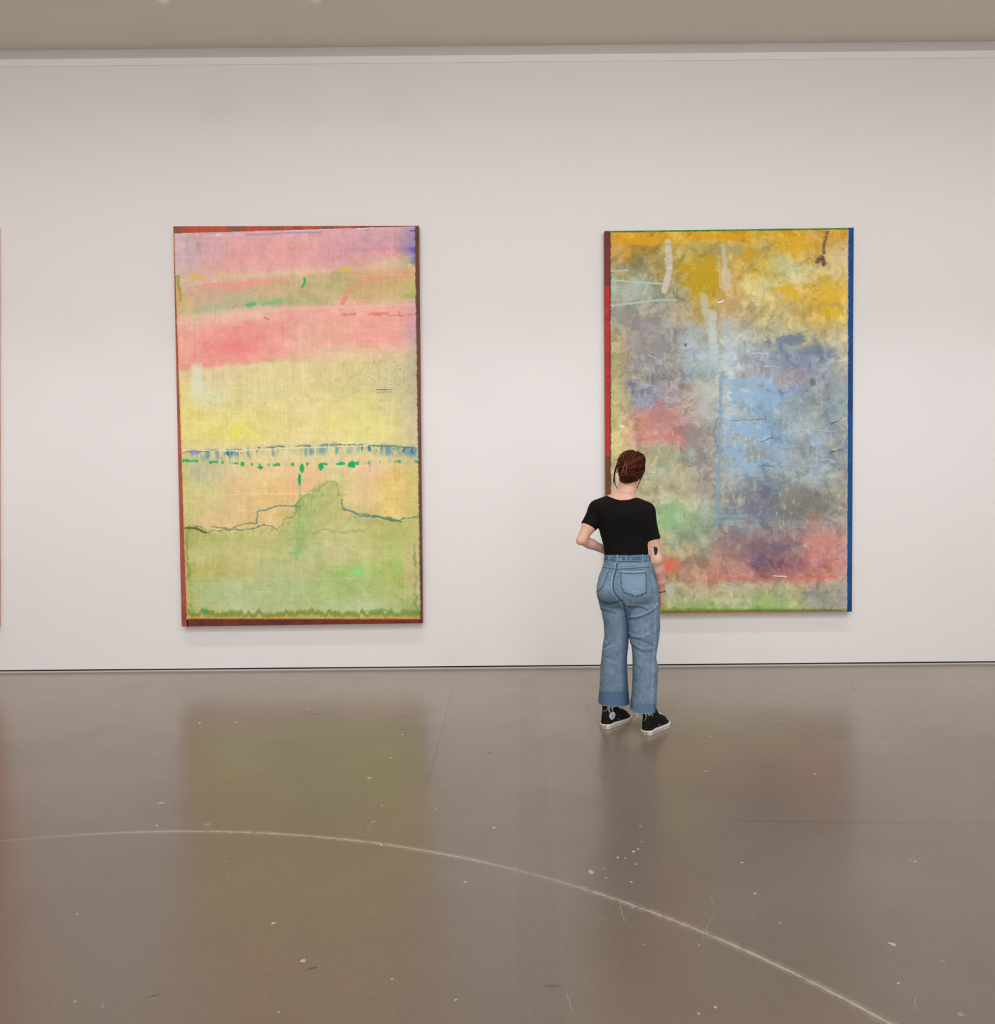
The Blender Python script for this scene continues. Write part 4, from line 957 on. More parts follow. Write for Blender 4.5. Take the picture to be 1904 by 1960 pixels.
def build_body():
    Fd = Field((X0b, YW-.22, .03), (X1b, YW+.34, 1.66), .004)
    Fd.loft(torso, 0.0, off=-.0005)
    Fd.ell(SHL, (.042, .046, .042), .03); Fd.ell(SHR, (.044, .047, .044), .03)
    Fd.ell(W(1168, 985, -.062), (.055, .045, .07), .03); Fd.ell(W(1218, 986, -.062), (.055, .045, .07), .03)
    Fd.ell(W(1170, 992, .075), (.055, .045, .05), .03); Fd.ell(W(1216, 993, .075), (.055, .045, .05), .03)
    # neck and head
    Fd.cone(W(1196, 953, .012), W(1202, 915, .048), .054, .049, .012)
    Fd.ell(HC + HR @ np.array([0, -.003, .002]), (.070, .087, .080), .02, HR)
    Fd.ell(hp(0, .035, -.055), (.050, .052, .058), .03, HR)          # jaw
    Fd.ell(hp(0, .070, -.098), (.020, .016, .016), .02, HR)          # chin
    Fd.cone(hp(0, .088, -.010), hp(0, .106, -.042), .006, .0115, .012)  # nose
    Fd.ell(hp(0, .084, .022), (.046, .014, .010), .015, HR)          # brow
    for q in (-1, 1):
        Fd.ell(hp(q*.033, .062, -.028), (.022, .020, .020), .02, HR)   # cheek
        Fd.ell(hp(q*.030, .073, .002), (.0125, .0125, .0085), .003, HR)   # lids
        Fd.ell(hp(q*.0735, -.004, -.012), (.006, .017, .029), .004, HR)  # ear
        Fd.ell(hp(q*.0745, -.002, -.036), (.006, .009, .010), .004, HR)  # lobe
    Fd.ell(hp(0, .086, -.064), (.023, .009, .006), .004, HR); Fd.ell(hp(0, .083, -.076), (.019, .009, .007), .004, HR)   # lips
    # arms
    m1 = SHL*.45 + ELL*.55
    Fd.chain([(SHL, .043), (m1 + np.array([0, -.004, 0]), .0375), (ELL, .0300)], .02)
    m2 = ELL*.62 + WRL*.38
    Fd.chain([(ELL + np.array([.004, 0, -.002]), .0285), (W(1127, 1040.0, .01), .0285), (m2, .0285), (WRL, .0225)], .012)
    Fd.ell(W(1107.5, 1036.5, -.045), (.012, .012, .013), .018)
    m1 = SHR*.45 + ELR*.55
    Fd.chain([(SHR, .046), (m1, .0425), (ELR, .0375)], .02)
    m2 = W(1260, 1090, -.01)
    Fd.chain([(ELR, .0375), (m2, .0355), (W(1262.8, 1112, .025), .0295), (WRR, .0235)], .012)
    Fd.ell(ELR + np.array([.006, -.014, -.004]), (.020, .022, .024), .02)
    # hands: right hangs slightly curled beside the hip, left rests on the front of the waist
    hand_fingers(Fd, WRR, W(1266.5, 1152, .085), (.10, .96, .2), (.97, -.16, .1), .28, thumb_side=1)
    d_ = W(1188, 1062, .122); hand_fingers(Fd, WRL, d_, (.0, .0, 1.0), (.05, 1.0, 0), .06, thumb_side=1)
    # hips, legs and feet inside the clothes
    Fd.loft([(z, cx, cy, rx-.014, ry-.014) for z, cx, cy, rx, ry in hips[:]], .01)
    for leg in (legL, legR):
        for (a, b) in zip(leg[:-2], leg[1:-1]):
            f = lambda s_: (np.array([s_[1], s_[2], s_[0]]), max(.036, min(s_[3], s_[4])-.014) if s_[0] > .55 else (.045 if s_[0] > .36 else .032))
            (p, ra), (q, rb) = f(a), f(b); Fd.cone(p, q, ra, rb, .01)
    for (o, dr, leg) in (SHOES[0] + (legL,), SHOES[1] + (legR,)):
        e = leg[-2]; Fd.chain([(np.array([e[1], e[2], e[0]]), .032), (o + dr*.058 + np.array([0, 0, .125]), .024), (o + dr*.058 + np.array([0, 0, .085]), .022), (o + dr*.05 + np.array([0, 0, .05]), .026), (o + dr*.17 + np.array([0, 0, .042]), .020)], .008)
    V, Q = Fd.mesh(); V = relax(V, Q, 1, .3)
    return V, Q
def shoe_origin(px, py, th, inset=.032):
    p = on_z(px, py); d = np.array([math.cos(th), math.sin(th), 0]); n = np.array([-math.sin(th), math.cos(th), 0])
    return p + n*inset, d
SHOES = [shoe_origin(1162.5, 1397.0, math.radians(47)), shoe_origin(1243.0, 1409.5, math.radians(51))]
BV, BQ = build_body()
body = np_mesh('body', BV, BQ, M_SKIN, person)
BB = bvh_of(BV, BQ)

# ---- black top
def build_top():
    Fd = Field((X0b, YW-.22, W(1200, 1075)[2]), (X1b, YW+.26, 1.50), .0035)
    o = .0055
    npx = [1140, 1156, 1163.5, 1170, 1178, 1187, 1200, 1209, 1216.5, 1223, 1229, 1236, 1245]; npy = [925, 942, 948.5, 952.3, 955.6, 957.2, 956.8, 955.0, 952.8, 953.5, 955, 950, 925]
    nX = [float(W(a, 955, -.055)[0]) for a in npx]; nZ = [float(W(1189, b, -.055)[2]) for b in npy]; zlow = min(nZ)
    def neck(X, Y, Z):
        back = np.interp(X, nX, nZ).astype(np.float32) + 0*Y
        front = zlow - .045 + (back - zlow)*1.6
        w_ = np.clip((Y-(YW-.005))/.05, 0, 1)
        return (Z - (back*(1-w_) + front*w_))*.8
    zb = float(W(1200, 1066)[2])
    def body_clip(X, Y, Z): return np.maximum(neck(X, Y, Z), zb - Z)
    Fd.loft(torso, 0, off=o, clip=body_clip)
    def sh_clip(X, Y, Z): return neck(X, Y, Z)
    for c, r in ((SHL, (.042, .046, .042)), (SHR, (.044, .047, .044))): Fd.ell(c, r, .03, None, o, sh_clip)
    for c in (W(1168, 985, -.062), W(1218, 986, -.062)): Fd.ell(c, (.055, .045, .07), .03, None, o, sh_clip)
    for c in (W(1170, 992, .075), W(1216, 993, .075)): Fd.ell(c, (.055, .045, .05), .03, None, o, sh_clip)
    for a, b, e, ra, rb in ((SHL, ELL, sleeveL, .043, .0385), (SHR, ELR, sleeveR, .046, .0425)):
        ax = (b-a)/np.linalg.norm(b-a); m_ = a*.45 + b*.55
        def cl(X, Y, Z, ax=ax, e=e): return (X-e[0])*ax[0] + (Y-e[1])*ax[1] + (Z-e[2])*ax[2]
        Fd.cone(a, m_, ra+.0015, rb+.002, .02, o, cl); Fd.cone(m_, b, rb+.002, .036, .008, o, cl)
    V, Q = Fd.mesh(); V = relax(V, Q, 2, .35); N = normals(V, Q)
    px, py = to_px(V)
    def rid(pts, w_, amp):
        d = seg_d(px, py, pts); return amp*np.exp(-(d/w_)**2)
    disp = rid([(1158,1050),(1190,1054),(1238,1051)], 3, .0012) - rid([(1160,1046),(1200,1048),(1236,1045)], 2, .0012) + rid([(1160,1041),(1190,1043)], 2.5, .001)
    disp += rid([(1144,1004),(1150,1018),(1160,1036)], 3, -.0015) + rid([(1228,1036),(1226,1010),(1232,990)], 3, -.002) + rid([(1142,1006),(1134,990)], 3, -.0015)
    disp += .0008*fbm(px/16, py/16, 601)
    return V + N*disp[:, None], Q
def seg_d(x, y, pts):
    best = np.full(x.shape, 1e9)
    for (ax, ay), (bx, by) in zip(pts[:-1], pts[1:]):
        L2 = (bx-ax)**2 + (by-ay)**2 + 1e-9; t = np.clip(((x-ax)*(bx-ax) + (y-ay)*(by-ay))/L2, 0, 1)
        best = np.minimum(best, np.hypot(x-ax-t*(bx-ax), y-ay-t*(by-ay)))
    return best
V, Q = build_top(); top = np_mesh('black_top', V, Q, M_BLACK, person)

# ---- jeans
def build_jeans():
    Fd = Field((X0b+.08, YW-.20, .06), (float(W(1275, 1100)[0]), YW+.20, float(W(1200, 1056)[2])), .0032)
    z_top = hips[0][0]
    Fd.loft(hips, 0, n=2.35)
    Fd.ell(W(1168, 1129, -.072), (.070, .060, .068), .03); Fd.ell(W(1219, 1128, -.078), (.086, .064, .070), .03)
    Fd.loft(legL, .006, n=2.3, sm=5); Fd.loft(legR, .006, n=2.3, sm=5)
    # hollow ends: waist and both hems
    Zg = Fd.ax[2][None, None, :]
    F0 = Fd.F.copy(); cav_low = np.maximum(F0 + .0075, Zg - .27); cav_top = np.maximum(F0 + .0075, (z_top-.05) - Zg)
    Fd.F = np.maximum(Fd.F, np.maximum(-cav_low, -cav_top))
    Fd.F = np.maximum(Fd.F, Zg - z_top).astype(np.float32)
    V, Q = Fd.mesh(); V = relax(V, Q, 2, .4); N = normals(V, Q)
    px, py = to_px(V); back = (N[:, 1] < .25)
    leftleg = (V[:, 0] < np.interp(V[:, 2], [.1, .6, .75], [float(W(1205, 1300)[0]), float(W(1201.5, 1200)[0]), float(W(1196, 1155)[0])]))
    C = np.zeros((len(V), 3)); base = np.array([112, 133, 153.])
    C[:] = base
    n1 = fbm(px/22, py/26, 501); n2 = fbm(px/5, py/7, 502); n3 = fbm(px/1.5, py/2.0, 503, 3)
    C += (11*n1 + 12*n2 + 15*n3)[:, None]*np.array([1, .95, .85])
    def mixc(m, col, k=1.0):
        nonlocal C
        m = (np.clip(m, 0, 1)*k*back)[:, None]; C = C*(1-m) + np.array(col, float)*m
    D = np.zeros(len(V))
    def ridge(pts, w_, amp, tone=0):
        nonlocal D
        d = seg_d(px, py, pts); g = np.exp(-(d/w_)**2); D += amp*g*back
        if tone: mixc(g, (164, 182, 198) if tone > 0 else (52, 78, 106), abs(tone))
    # broad fading on the seat
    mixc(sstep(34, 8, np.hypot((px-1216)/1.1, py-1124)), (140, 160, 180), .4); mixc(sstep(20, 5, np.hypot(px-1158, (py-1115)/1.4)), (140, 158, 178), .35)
    mixc(sstep(24, 6, np.hypot((px-1170)/1.2, py-1150)), (76, 102, 130), .4)  # shade under the left buttock, painted into the denim
    # folds, their light and shade painted into the colour besides ridge wear
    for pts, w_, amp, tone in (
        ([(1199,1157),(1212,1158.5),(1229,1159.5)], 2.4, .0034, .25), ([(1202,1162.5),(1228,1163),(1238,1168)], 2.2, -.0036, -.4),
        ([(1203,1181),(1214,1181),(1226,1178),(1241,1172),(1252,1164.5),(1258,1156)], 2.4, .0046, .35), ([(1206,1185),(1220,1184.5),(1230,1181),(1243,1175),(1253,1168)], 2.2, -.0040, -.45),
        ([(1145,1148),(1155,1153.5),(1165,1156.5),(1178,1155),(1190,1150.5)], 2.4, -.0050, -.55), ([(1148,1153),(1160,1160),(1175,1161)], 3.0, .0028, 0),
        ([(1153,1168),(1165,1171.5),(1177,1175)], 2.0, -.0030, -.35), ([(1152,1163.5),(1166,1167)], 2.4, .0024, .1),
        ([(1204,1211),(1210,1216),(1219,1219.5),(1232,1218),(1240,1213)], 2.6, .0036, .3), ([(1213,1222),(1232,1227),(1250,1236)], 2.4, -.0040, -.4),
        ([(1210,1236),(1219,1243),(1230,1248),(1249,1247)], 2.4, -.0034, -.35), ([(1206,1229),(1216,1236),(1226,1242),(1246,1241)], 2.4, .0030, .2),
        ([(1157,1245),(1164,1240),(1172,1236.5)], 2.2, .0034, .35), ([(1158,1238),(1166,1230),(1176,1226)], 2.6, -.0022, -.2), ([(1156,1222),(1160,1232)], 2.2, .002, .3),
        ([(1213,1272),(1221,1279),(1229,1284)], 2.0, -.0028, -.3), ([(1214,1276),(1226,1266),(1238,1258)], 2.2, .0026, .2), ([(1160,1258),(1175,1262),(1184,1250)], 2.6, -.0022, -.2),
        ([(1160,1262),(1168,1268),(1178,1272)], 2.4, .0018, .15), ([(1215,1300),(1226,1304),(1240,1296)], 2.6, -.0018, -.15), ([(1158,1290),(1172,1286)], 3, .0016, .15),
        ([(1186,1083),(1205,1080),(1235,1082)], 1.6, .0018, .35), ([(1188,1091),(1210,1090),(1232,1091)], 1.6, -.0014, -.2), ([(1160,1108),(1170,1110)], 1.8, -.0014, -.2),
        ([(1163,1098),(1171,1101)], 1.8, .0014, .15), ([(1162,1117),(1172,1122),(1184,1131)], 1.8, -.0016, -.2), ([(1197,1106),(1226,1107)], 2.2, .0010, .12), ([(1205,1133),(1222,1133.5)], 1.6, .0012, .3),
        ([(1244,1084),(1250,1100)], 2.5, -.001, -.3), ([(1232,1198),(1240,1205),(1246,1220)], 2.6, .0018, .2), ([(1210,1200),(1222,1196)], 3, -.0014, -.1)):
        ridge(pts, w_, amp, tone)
    D += .0012*fbm(px/10, py/7, 511)*back + .0008*fbm(px/4, py/4, 512)*back
    dark = (40, 64, 94); lite = (168, 186, 204)
    # centre seam, yoke, waistband, loops
    cs = [(1181.5,1075),(1179,1090),(1174.5,1106),(1173,1118),(1173.3,1128),(1177.5,1138),(1186,1149),(1194,1157)]
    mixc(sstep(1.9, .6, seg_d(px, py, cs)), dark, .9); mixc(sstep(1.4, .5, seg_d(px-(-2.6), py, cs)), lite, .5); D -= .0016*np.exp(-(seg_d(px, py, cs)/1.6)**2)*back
    inner_ = [(1194,1157),(1198,1180),(1201.5,1205),(1203,1228)]; mixc(sstep(2.6, .8, seg_d(px, py, inner_)), (48, 78, 112), .7)
    yk = [(1152,1085.5),(1165,1087.5),(1178,1089)], [(1178,1089.5),(1211,1087.5),(1246,1084.5)]
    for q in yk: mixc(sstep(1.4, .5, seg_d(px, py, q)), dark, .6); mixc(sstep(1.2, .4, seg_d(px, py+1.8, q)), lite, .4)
    wb = [(1155,1070.5),(1184,1075),(1226,1075),(1250,1072)]; mixc(sstep(1.3, .5, seg_d(px, py, wb)), dark, .8)
    band = sstep(1075, 1073, py + .0*px); mixc(band*sstep(.0, .3, vnoise(px/1.9, py/9, 521)-.35)*sstep(1063.5, 1065.5, py+2*fbm(px/3, py*0, 522))*sstep(1074, 1071, py), (58, 84, 116), .9)
    mixc(band*sstep(1.2, .4, np.abs(py-1062.8)), dark, .5)
    mixc(band, (142, 162, 182), .15); D += .0016*sstep(1075.5, 1073.5, py)*back
    for lx in (1181.5, 1229.5): 
        q = [(lx, 1060), (lx, 1076)]; mixc(sstep(2.6, 1.9, seg_d(px, py, q)), (140, 166, 192), .8); mixc(sstep(1.1, .4, seg_d(px-(2.3), py, q)), dark, .8); mixc(sstep(1.1, .4, seg_d(px-(-2.2), py, q)), dark, .6); D += .0022*sstep(2.8, 1.8, seg_d(px, py, q))*back
    # pockets
    st = vnoise((px+py)/1.5, (px-py)/1.5, 531)
    pkR = [(1188,1096.5),(1189,1112),(1189.5,1124),(1194,1134.5),(1205,1139),(1216.5,1142.4),(1228,1139.5),(1237,1134.5),(1236.5,1115),(1235.6,1096)]
    inR = (px > 1189) & (px < 1236) & (py > 1096) & (py < np.interp(px, [1189, 1194, 1216, 1237], [1124, 1134, 1142, 1134]))
    D += .0016*inR*back; mixc(inR*1.0, (140, 165, 190), .3)
    mixc(sstep(1.6, .6, seg_d(px, py, pkR))*sstep(.3, .5, st), dark, .9); mixc(sstep(1.2, .4, seg_d(px, py, [(a+.6, b-2.2) for a, b in pkR[3:8]]))*sstep(.35, .55, st), dark, .7)
    mixc(sstep(1.5, .5, seg_d(px, py, [(1188,1096.5),(1212,1098),(1235.6,1096)])), dark, .75); mixc(sstep(1.6, .5, seg_d(px, py, [(1190,1094),(1212,1095.2),(1233,1093.5)])), lite, .7)
    pkL = [(1153,1087.5),(1166.5,1089.5),(1159,1108),(1152,1125.5),(1143.5,1132.5)]
    inL = (py > np.interp(px, [1140, 1166], [1087, 1089])) & (px < np.interp(py, [1089, 1108, 1125, 1132], [1166, 1159, 1152, 1143])) & (py < 1132)
    D += .0014*inL*back; mixc(inL*1.0, (146, 170, 194), .35)
    mixc(sstep(1.3, .5, seg_d(px, py, pkL[1:]))*sstep(.2, .4, st), dark, .8)
    # outseam
    os_ = [(1245,1080),(1249,1100),(1254.5,1130),(1259,1158),(1256,1180),(1254.6,1198),(1254.6,1224),(1252.7,1260),(1251.5,1279),(1250,1319),(1248.6,1348),(1248,1362)]
    mixc(sstep(1.3, .4, seg_d(px, py, os_))*sstep(.45, .6, vnoise(py/2.4, py*0, 541)), dark, .85); mixc(sstep(3, 1, seg_d(px+1, py, os_)), (156, 178, 200), .45)
    # let-down hem, darker denim
    hz = np.where(leftleg, 1323, 1347) + 2*fbm(px/9, py*0, 551)
    m = sstep(-2, 2.5, py-hz)*np.where(leftleg, .62, .4); mm = (m)[:, None]; C = C*(1-mm) + np.array([66, 94, 132.])*mm
    ez = np.where(leftleg, legL[-1][0], legR[-1][0]) ; mixc(sstep(.0055, .002, V[:, 2]-ez - .0015*fbm(px/2, py/9, 552)), (168, 184, 200), .7)
    mixc(sstep(1186, 1196, px)*sstep(1206, 1203, px)*leftleg*sstep(1165, 1190, py), (62, 86, 118), .45)  # shaded inner side of the left leg, darkened in the colour
    D -= .0012*fbm(px/3, py*0, 561)*(py > 1345)
    V = V + N*D[:, None]
    # raggy cut edge
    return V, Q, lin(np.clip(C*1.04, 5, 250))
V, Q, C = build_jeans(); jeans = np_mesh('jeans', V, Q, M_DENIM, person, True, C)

# frayed white threads at both hems
rs = random.Random(11)
def frays(leg, n, dyb):
    items = []
    z, cx, cy, rx, ry = leg[0] if leg[0][0] < leg[-1][0] else leg[-1]
    for i in range(n):
        a = rs.uniform(-math.pi, math.pi) if i % 3 == 0 else -math.pi/2 + rs.gauss(0, .75)
        p = Vector((cx + (rx-.004)*math.cos(a), cy + (ry-.004)*math.sin(a), z+.004)); L = rs.choice((.006, .009, .012, .018, .042)) 
        pts = [p]; v = Vector((rs.uniform(-.35, .35), rs.uniform(-.25, .2), -1)).normalized()
        for j in range(6):
            v = (v + Vector((rs.uniform(-.8, .8), rs.uniform(-.5, .5), rs.uniform(-.1, .3)))*.6).normalized(); p = p + v*L/5; pts.append(p)
        items.append((pts, [.0011, .0011, .001, .001, .0009, .0008, .0005]))
    return items
tubes('frayed_threads', frays(legL, 38, 0), M_THREAD, jeans, 4)['kind'] = 'stuff'; tubes('frayed_threads', frays(legR, 38, 0), M_THREAD, jeans, 4)['kind'] = 'stuff'
def wtube(name, pxs, dy, r, mat, parent=None, n=5): return tubes(name, [([Vector(W(a, b, dy)) for a, b in pxs], r)], mat, parent, n)

# ---- shoes
M_EYE = simple('eyelet_metal', (190, 190, 190), .35, metallic=.7)
def build_shoe(o, d, patch):
    n_ = np.array([-d[1], d[0], 0]); up = np.array([0, 0, 1.0]); L = .262
    def P(s_, t_, z_): return o + d*s_ + n_*t_ + up*z_
    c8 = [P(a, b, 0) for a in (-.02, .29) for b in (-.065, .065)]
    lo = np.minimum.reduce(c8) - np.array([0, 0, .012]); hi = np.maximum.reduce(c8) + np.array([0, 0, .20])
    ks = list(np.linspace(-.0005, .2625, 110)); kw = []
    for q in ks:
        if q < .034: kw.append(.0335*math.sqrt(max(0, 1-((q-.034)/.0345)**2)))
        elif q > .20: kw.append(.0445*max(0, 1-((q-.20)/.0625)**2.3)**.5)
        else: kw.append(float(np.interp(q, [.034, .09, .15, .20], [.0335, .034, .0405, .0445])))
    def foot(X, Y, Z, off):
        x_ = X-o[0]; y_ = Y-o[1]; s_ = x_*d[0] + y_*d[1]; t_ = x_*n_[0] + y_*n_[1] - .006*np.sin(np.clip(s_/L, 0, 1)*math.pi)
        w_ = np.interp(s_, ks, kw).astype(np.float32)
        return np.maximum(np.abs(t_) - w_ - off, np.maximum(-.0005 - off - s_, s_ - .2625 - off)), s_
    def side_d(off, z0, z1, smin=-1):
        F_ = Field(lo, hi, .0022); sl, g = F_.block(lo, hi, 0)
        dd, s_ = foot(*g, off); spring = np.clip((s_-.20)/.06, 0, 1)**2*.008
        F_.F[sl] = np.maximum(np.maximum(dd, np.maximum(z0 + spring - g[2], g[2]-z1-spring)), smin - s_); return F_
    # canvas upper
    Fd = Field(lo, hi, .0026)
    ch = [(P(.050, 0, .142), .030), (P(.047, 0, .10), .031), (P(.042, 0, .060), .032), (P(.039, 0, .030), .0315)]
    Fd.chain(ch, .006)
    Fd.chain([(P(.060, 0, .142), .029), (P(.070, 0, .10), .031), (P(.088, .0, .065), .034), (P(.13, .004, .046), .0355), (P(.18, .006, .034), .036), (P(.215, .004, .028), .032)], .02)
    Fd.chain([(P(.066, 0, .142), .028), (P(.090, .001, .105), .029), (P(.128, .002, .070), .030), (P(.172, .004, .050), .030), (P(.205, .005, .034), .030)], .02)
    sl, g = Fd.block(lo, hi, 0); dd, s_ = foot(*g, -.0045); Fd.join(sl, np.maximum(dd, np.maximum(.010 - g[2], g[2] - .036)).astype(np.float32), .009)
    Zg = Fd.ax[2][None, None, :]
    Fd.F = np.maximum(Fd.F, np.maximum(.012 - Zg, Zg - .172)).astype(np.float32)
    V, Q = Fd.mesh(); V = relax(V, Q, 2, .5)
    sh = np_mesh('sneaker', V, Q, M_CANVAS, person)
    B = bvh_of(V, Q)
    F_ = side_d(.0048, .0005, .027); V, Q = F_.mesh(); V = relax(V, Q, 3, .5); V[:, 2] = np.maximum(V[:, 2], .0002)
    np_mesh('sole', V, Q, M_RUBBER, sh)
    # toe cap
    Fc = Field(lo, hi, .0024); Fc.ell(P(.217, .005, .026), (.042, .036, .026), 0, np.array([d, n_, up]).T, .0015)
    sl, g = Fc.block(lo, hi, 0); s_ = (g[0]-o[0])*d[0] + (g[1]-o[1])*d[1]
    Fc.F = np.maximum(Fc.F[sl], np.maximum(.203 - s_, .018 - g[2])).astype(np.float32)
    V, Q = Fc.mesh(); np_mesh('toe_cap', relax(V, Q, 2, .5), Q, M_RUBBER, sh)
    # dark line round the sole and heel tag
    pts = []
    for t in np.linspace(.24, .012, 16): pts.append(P(t, -(np.interp(t, ks, kw) + .0054) + .006*math.sin(t/L*math.pi), .0125 + max(0, (t-.2)/.06)**2*.008))
    for t in np.linspace(-.9, .9, 7): pts.append(P(.018 - .0225*math.cos(t*1.3), .027*math.sin(t*1.3)*1.0, .0125))
    for t in np.linspace(.03, .24, 14): pts.append(P(t, np.interp(t, ks, kw) + .0054 + .006*math.sin(t/L*math.pi), .0125 + max(0, (t-.2)/.06)**2*.008))
    tubes('sole_stripe', [(pts, .0011)], simple('stripe_navy', (44, 44, 60), .5), sh, 5)
    ht = []
    for t in np.linspace(-.75, .75, 9):
        for z_ in (.008, .022): ht.append(P(.018 - .0245*math.cos(t*1.25) - .0016, .0305*math.sin(t*1.25), z_))
    poly_mesh('heel_tag', ht, [(2*i, 2*i+2, 2*i+3, 2*i+1) for i in range(8)], simple('heel_tag', (176, 156, 134), .6), sh)
    # laces and eyelets, lying over the instep
    items = []; eye = []
    for i, s0 in enumerate(np.linspace(.092, .186, 7)):
        row = []
        for t in np.linspace(-1, 1, 9):
            q = P(s0 + .006*t*(1 if i % 2 else -1) - .006, .003 + .020*t, .25); h = B.ray_cast(Vector(q), Vector((0, 0, -1)))
            if h[0] is not None: row.append(h[0] + Vector((0, 0, .0014)))
        if len(row) > 3: items += row if i % 2 else row[::-1]
        for q in (row[0], row[-1]) if len(row) > 3 else (): eye.append(([q + Vector((0, 0, -.001)), q + Vector((0, 0, .0012))], .0036))
    tubes('laces', [(items, .0025)], M_LACE, sh, 6)
    for e_ in eye: tubes('eyelet', [e_], M_EYE, sh, 8)
    # bow ends and vent eyelets
    vents = []
    for s_, z_ in ((.098, .043), (.116, .040)):
        q = P(s_, -.12, z_); h = B.ray_cast(Vector(q), Vector(n_))
        if h[0] is not None: vents.append(([h[0] - Vector(n_)*.0012, h[0] + Vector(n_)*.001], .0030))
    for e_ in vents: tubes('vent_eyelet', [e_], M_EYE, sh, 8)
    if patch:
        c0 = P(.050, -.2, .072); h = B.ray_cast(Vector(c0), Vector(n_)); nn = Vector(h[1]).normalized()
        if nn.dot(Vector(n_)) > 0: nn = -nn
        def disc(name, prof, mat, lift):
            m = len(prof); vs = []
            for (a, b) in prof:
                q = P(.047 + a, -.2, .072 + b); hh = B.ray_cast(Vector(q), Vector(n_)); pp = hh[0] if hh[0] is not None else Vector(P(.047+a, -.034, .072+b)); vs.append(pp - Vector(n_)*lift)
            ctr = sum(vs, Vector())/m - Vector(n_)*.0006
            V_ = [v + Vector(n_)*.003 for v in vs] + vs + [ctr]
            Fq = [(i, (i+1) % m, m+(i+1) % m, m+i) for i in range(m)] + [(m+i, m+(i+1) % m, 2*m) for i in range(m)]
            return poly_mesh(name, V_, Fq, mat, sh)
        R0 = .0215
        disc('ankle_patch', [(R0*math.cos(2*math.pi*i/28), R0*1.05*math.sin(2*math.pi*i/28)) for i in range(28)], simple('patch_white', (226, 220, 222), .6), .0022)
        disc('star_emblem', [((.0085 if i % 2 == 0 else .0036)*math.sin(math.pi*i/5), (.0085 if i % 2 == 0 else .0036)*math.cos(math.pi*i/5)) for i in range(10)], simple('star_navy', (28, 34, 56), .6), .0034)
        ring = []
        for i in range(33):
            a = 2*math.pi*i/32; q = P(.047 + .0165*math.cos(a), -.2, .072 + .0172*math.sin(a)); hh = B.ray_cast(Vector(q), Vector(n_)); ring.append((hh[0] if hh[0] is not None else Vector(P(.047, -.035, .072))) - Vector(n_)*.0026)
        tubes('patch_ring', [(ring, .0007)], simple('ring_grey', (120, 122, 140), .6), sh, 5)
build_shoe(SHOES[0][0], SHOES[0][1], True)
build_shoe(SHOES[1][0], SHOES[1][1], False)

# ---- hair gathered up in a claw clip
def hair_mat():
    t = NT('auburn_hair'); v = t.coord(); at = t.n('ShaderNodeVertexColor'); at.layer_name = 'paint'
    n1 = t.noise(320, 3, .7, t.vec(v, (1, 1, .12))); n2 = t.noise(60, 3, .6, v)
    k = t.math('ADD', t.math('MULTIPLY', n1, .9), t.math('MULTIPLY', n2, .5)); k = t.math('ADD', k, .3)
    vm = t.n('ShaderNodeVectorMath', operation='SCALE'); t.l(at.outputs[0], vm.inputs[0]); t.l(k, vm.inputs['Scale'])
    t.l(vm.outputs[0], t.b.inputs['Base Color']); t.b.inputs['Roughness'].default_value = .62; t.b.inputs['Specular IOR Level'].default_value = .1
    t.bump(n1, .4, .002); return t.m
M_HAIR = hair_mat()
BUN = W(1203.5, 899, -.012)
def build_hair():
    lo = W(1165, 950, -.12); hi = W(1250, 850, .20); lo[1] = YW-.12; hi[1] = YW+.22
    Fd = Field(lo, hi, .0026)
    def cut(X, Y, Z):
        q = [X-HC[0], Y-HC[1], Z-HC[2]]
        b = q[0]*HR[0, 1] + q[1]*HR[1, 1] + q[2]*HR[2, 1]; c = q[0]*HR[0, 2] + q[1]*HR[1, 2] + q[2]*HR[2, 2]
        return np.maximum(b - (.030 + .55*np.clip(c-.01, -1, 1)), -c - .045 - .25*np.clip(-b, -1, .1))*.8
    Fd.ell(HC + HR @ np.array([0, -.004, .008]), (.0785, .095, .088), 0, HR, 0, cut)
    Fd.ell(W(1208.5, 895, .012), (.079, .062, .084), .02); Fd.ell(BUN + np.array([-.006, -.012, -.012]), (.058, .050, .066), .02)
    Fd.ell(W(1193, 884, .0), (.032, .045, .036), .012); Fd.ell(W(1224, 880, .0), (.034, .05, .042), .012); Fd.ell(W(1198, 915, .002), (.040, .045, .032), .012)
    V, Q = Fd.mesh(); N = normals(V, Q); px, py = to_px(V)
    ang = np.arctan2(py-897, px-1199); rad = np.hypot(px-1199, py-897)
    g = np.sin(ang*17 + rad*.16 + 2*fbm(px/9, py/9, 701)) + .6*np.sin(ang*34 + rad*.3 + 1.7*fbm(px/5, py/5, 702))
    V = V + N*(.0011*g + .002*fbm(px/7, py/7, 703))[:, None]
    base = np.array([82, 38, 18.]); C = np.zeros((len(V), 3)) + base
    hi_ = np.array([132, 66, 28.]); dk = np.array([26, 10, 9.])
    m = np.clip(.5 + .30*g + .5*fbm(px/6, py/6, 704), 0, 1)[:, None]; C = dk*(1-m) + C*m
    m = sstep(.1, .7, fbm(px/5, py/4, 705) + .25*g)[:, None]*.7; C = C*(1-m) + hi_*m
    m = (sstep(20, 6, np.hypot(px-1196, (py-903)/1.1))*.5)[:, None]; C = C*(1-m) + dk*m  # shadowed middle round the clip, put into the hair colour
    return V, Q, lin(np.clip(C, 5, 250))
HV, HQ, HCc = build_hair(); hair = np_mesh('hair', HV, HQ, M_HAIR, person, True, HCc)
HB = bvh_of(HV, HQ)
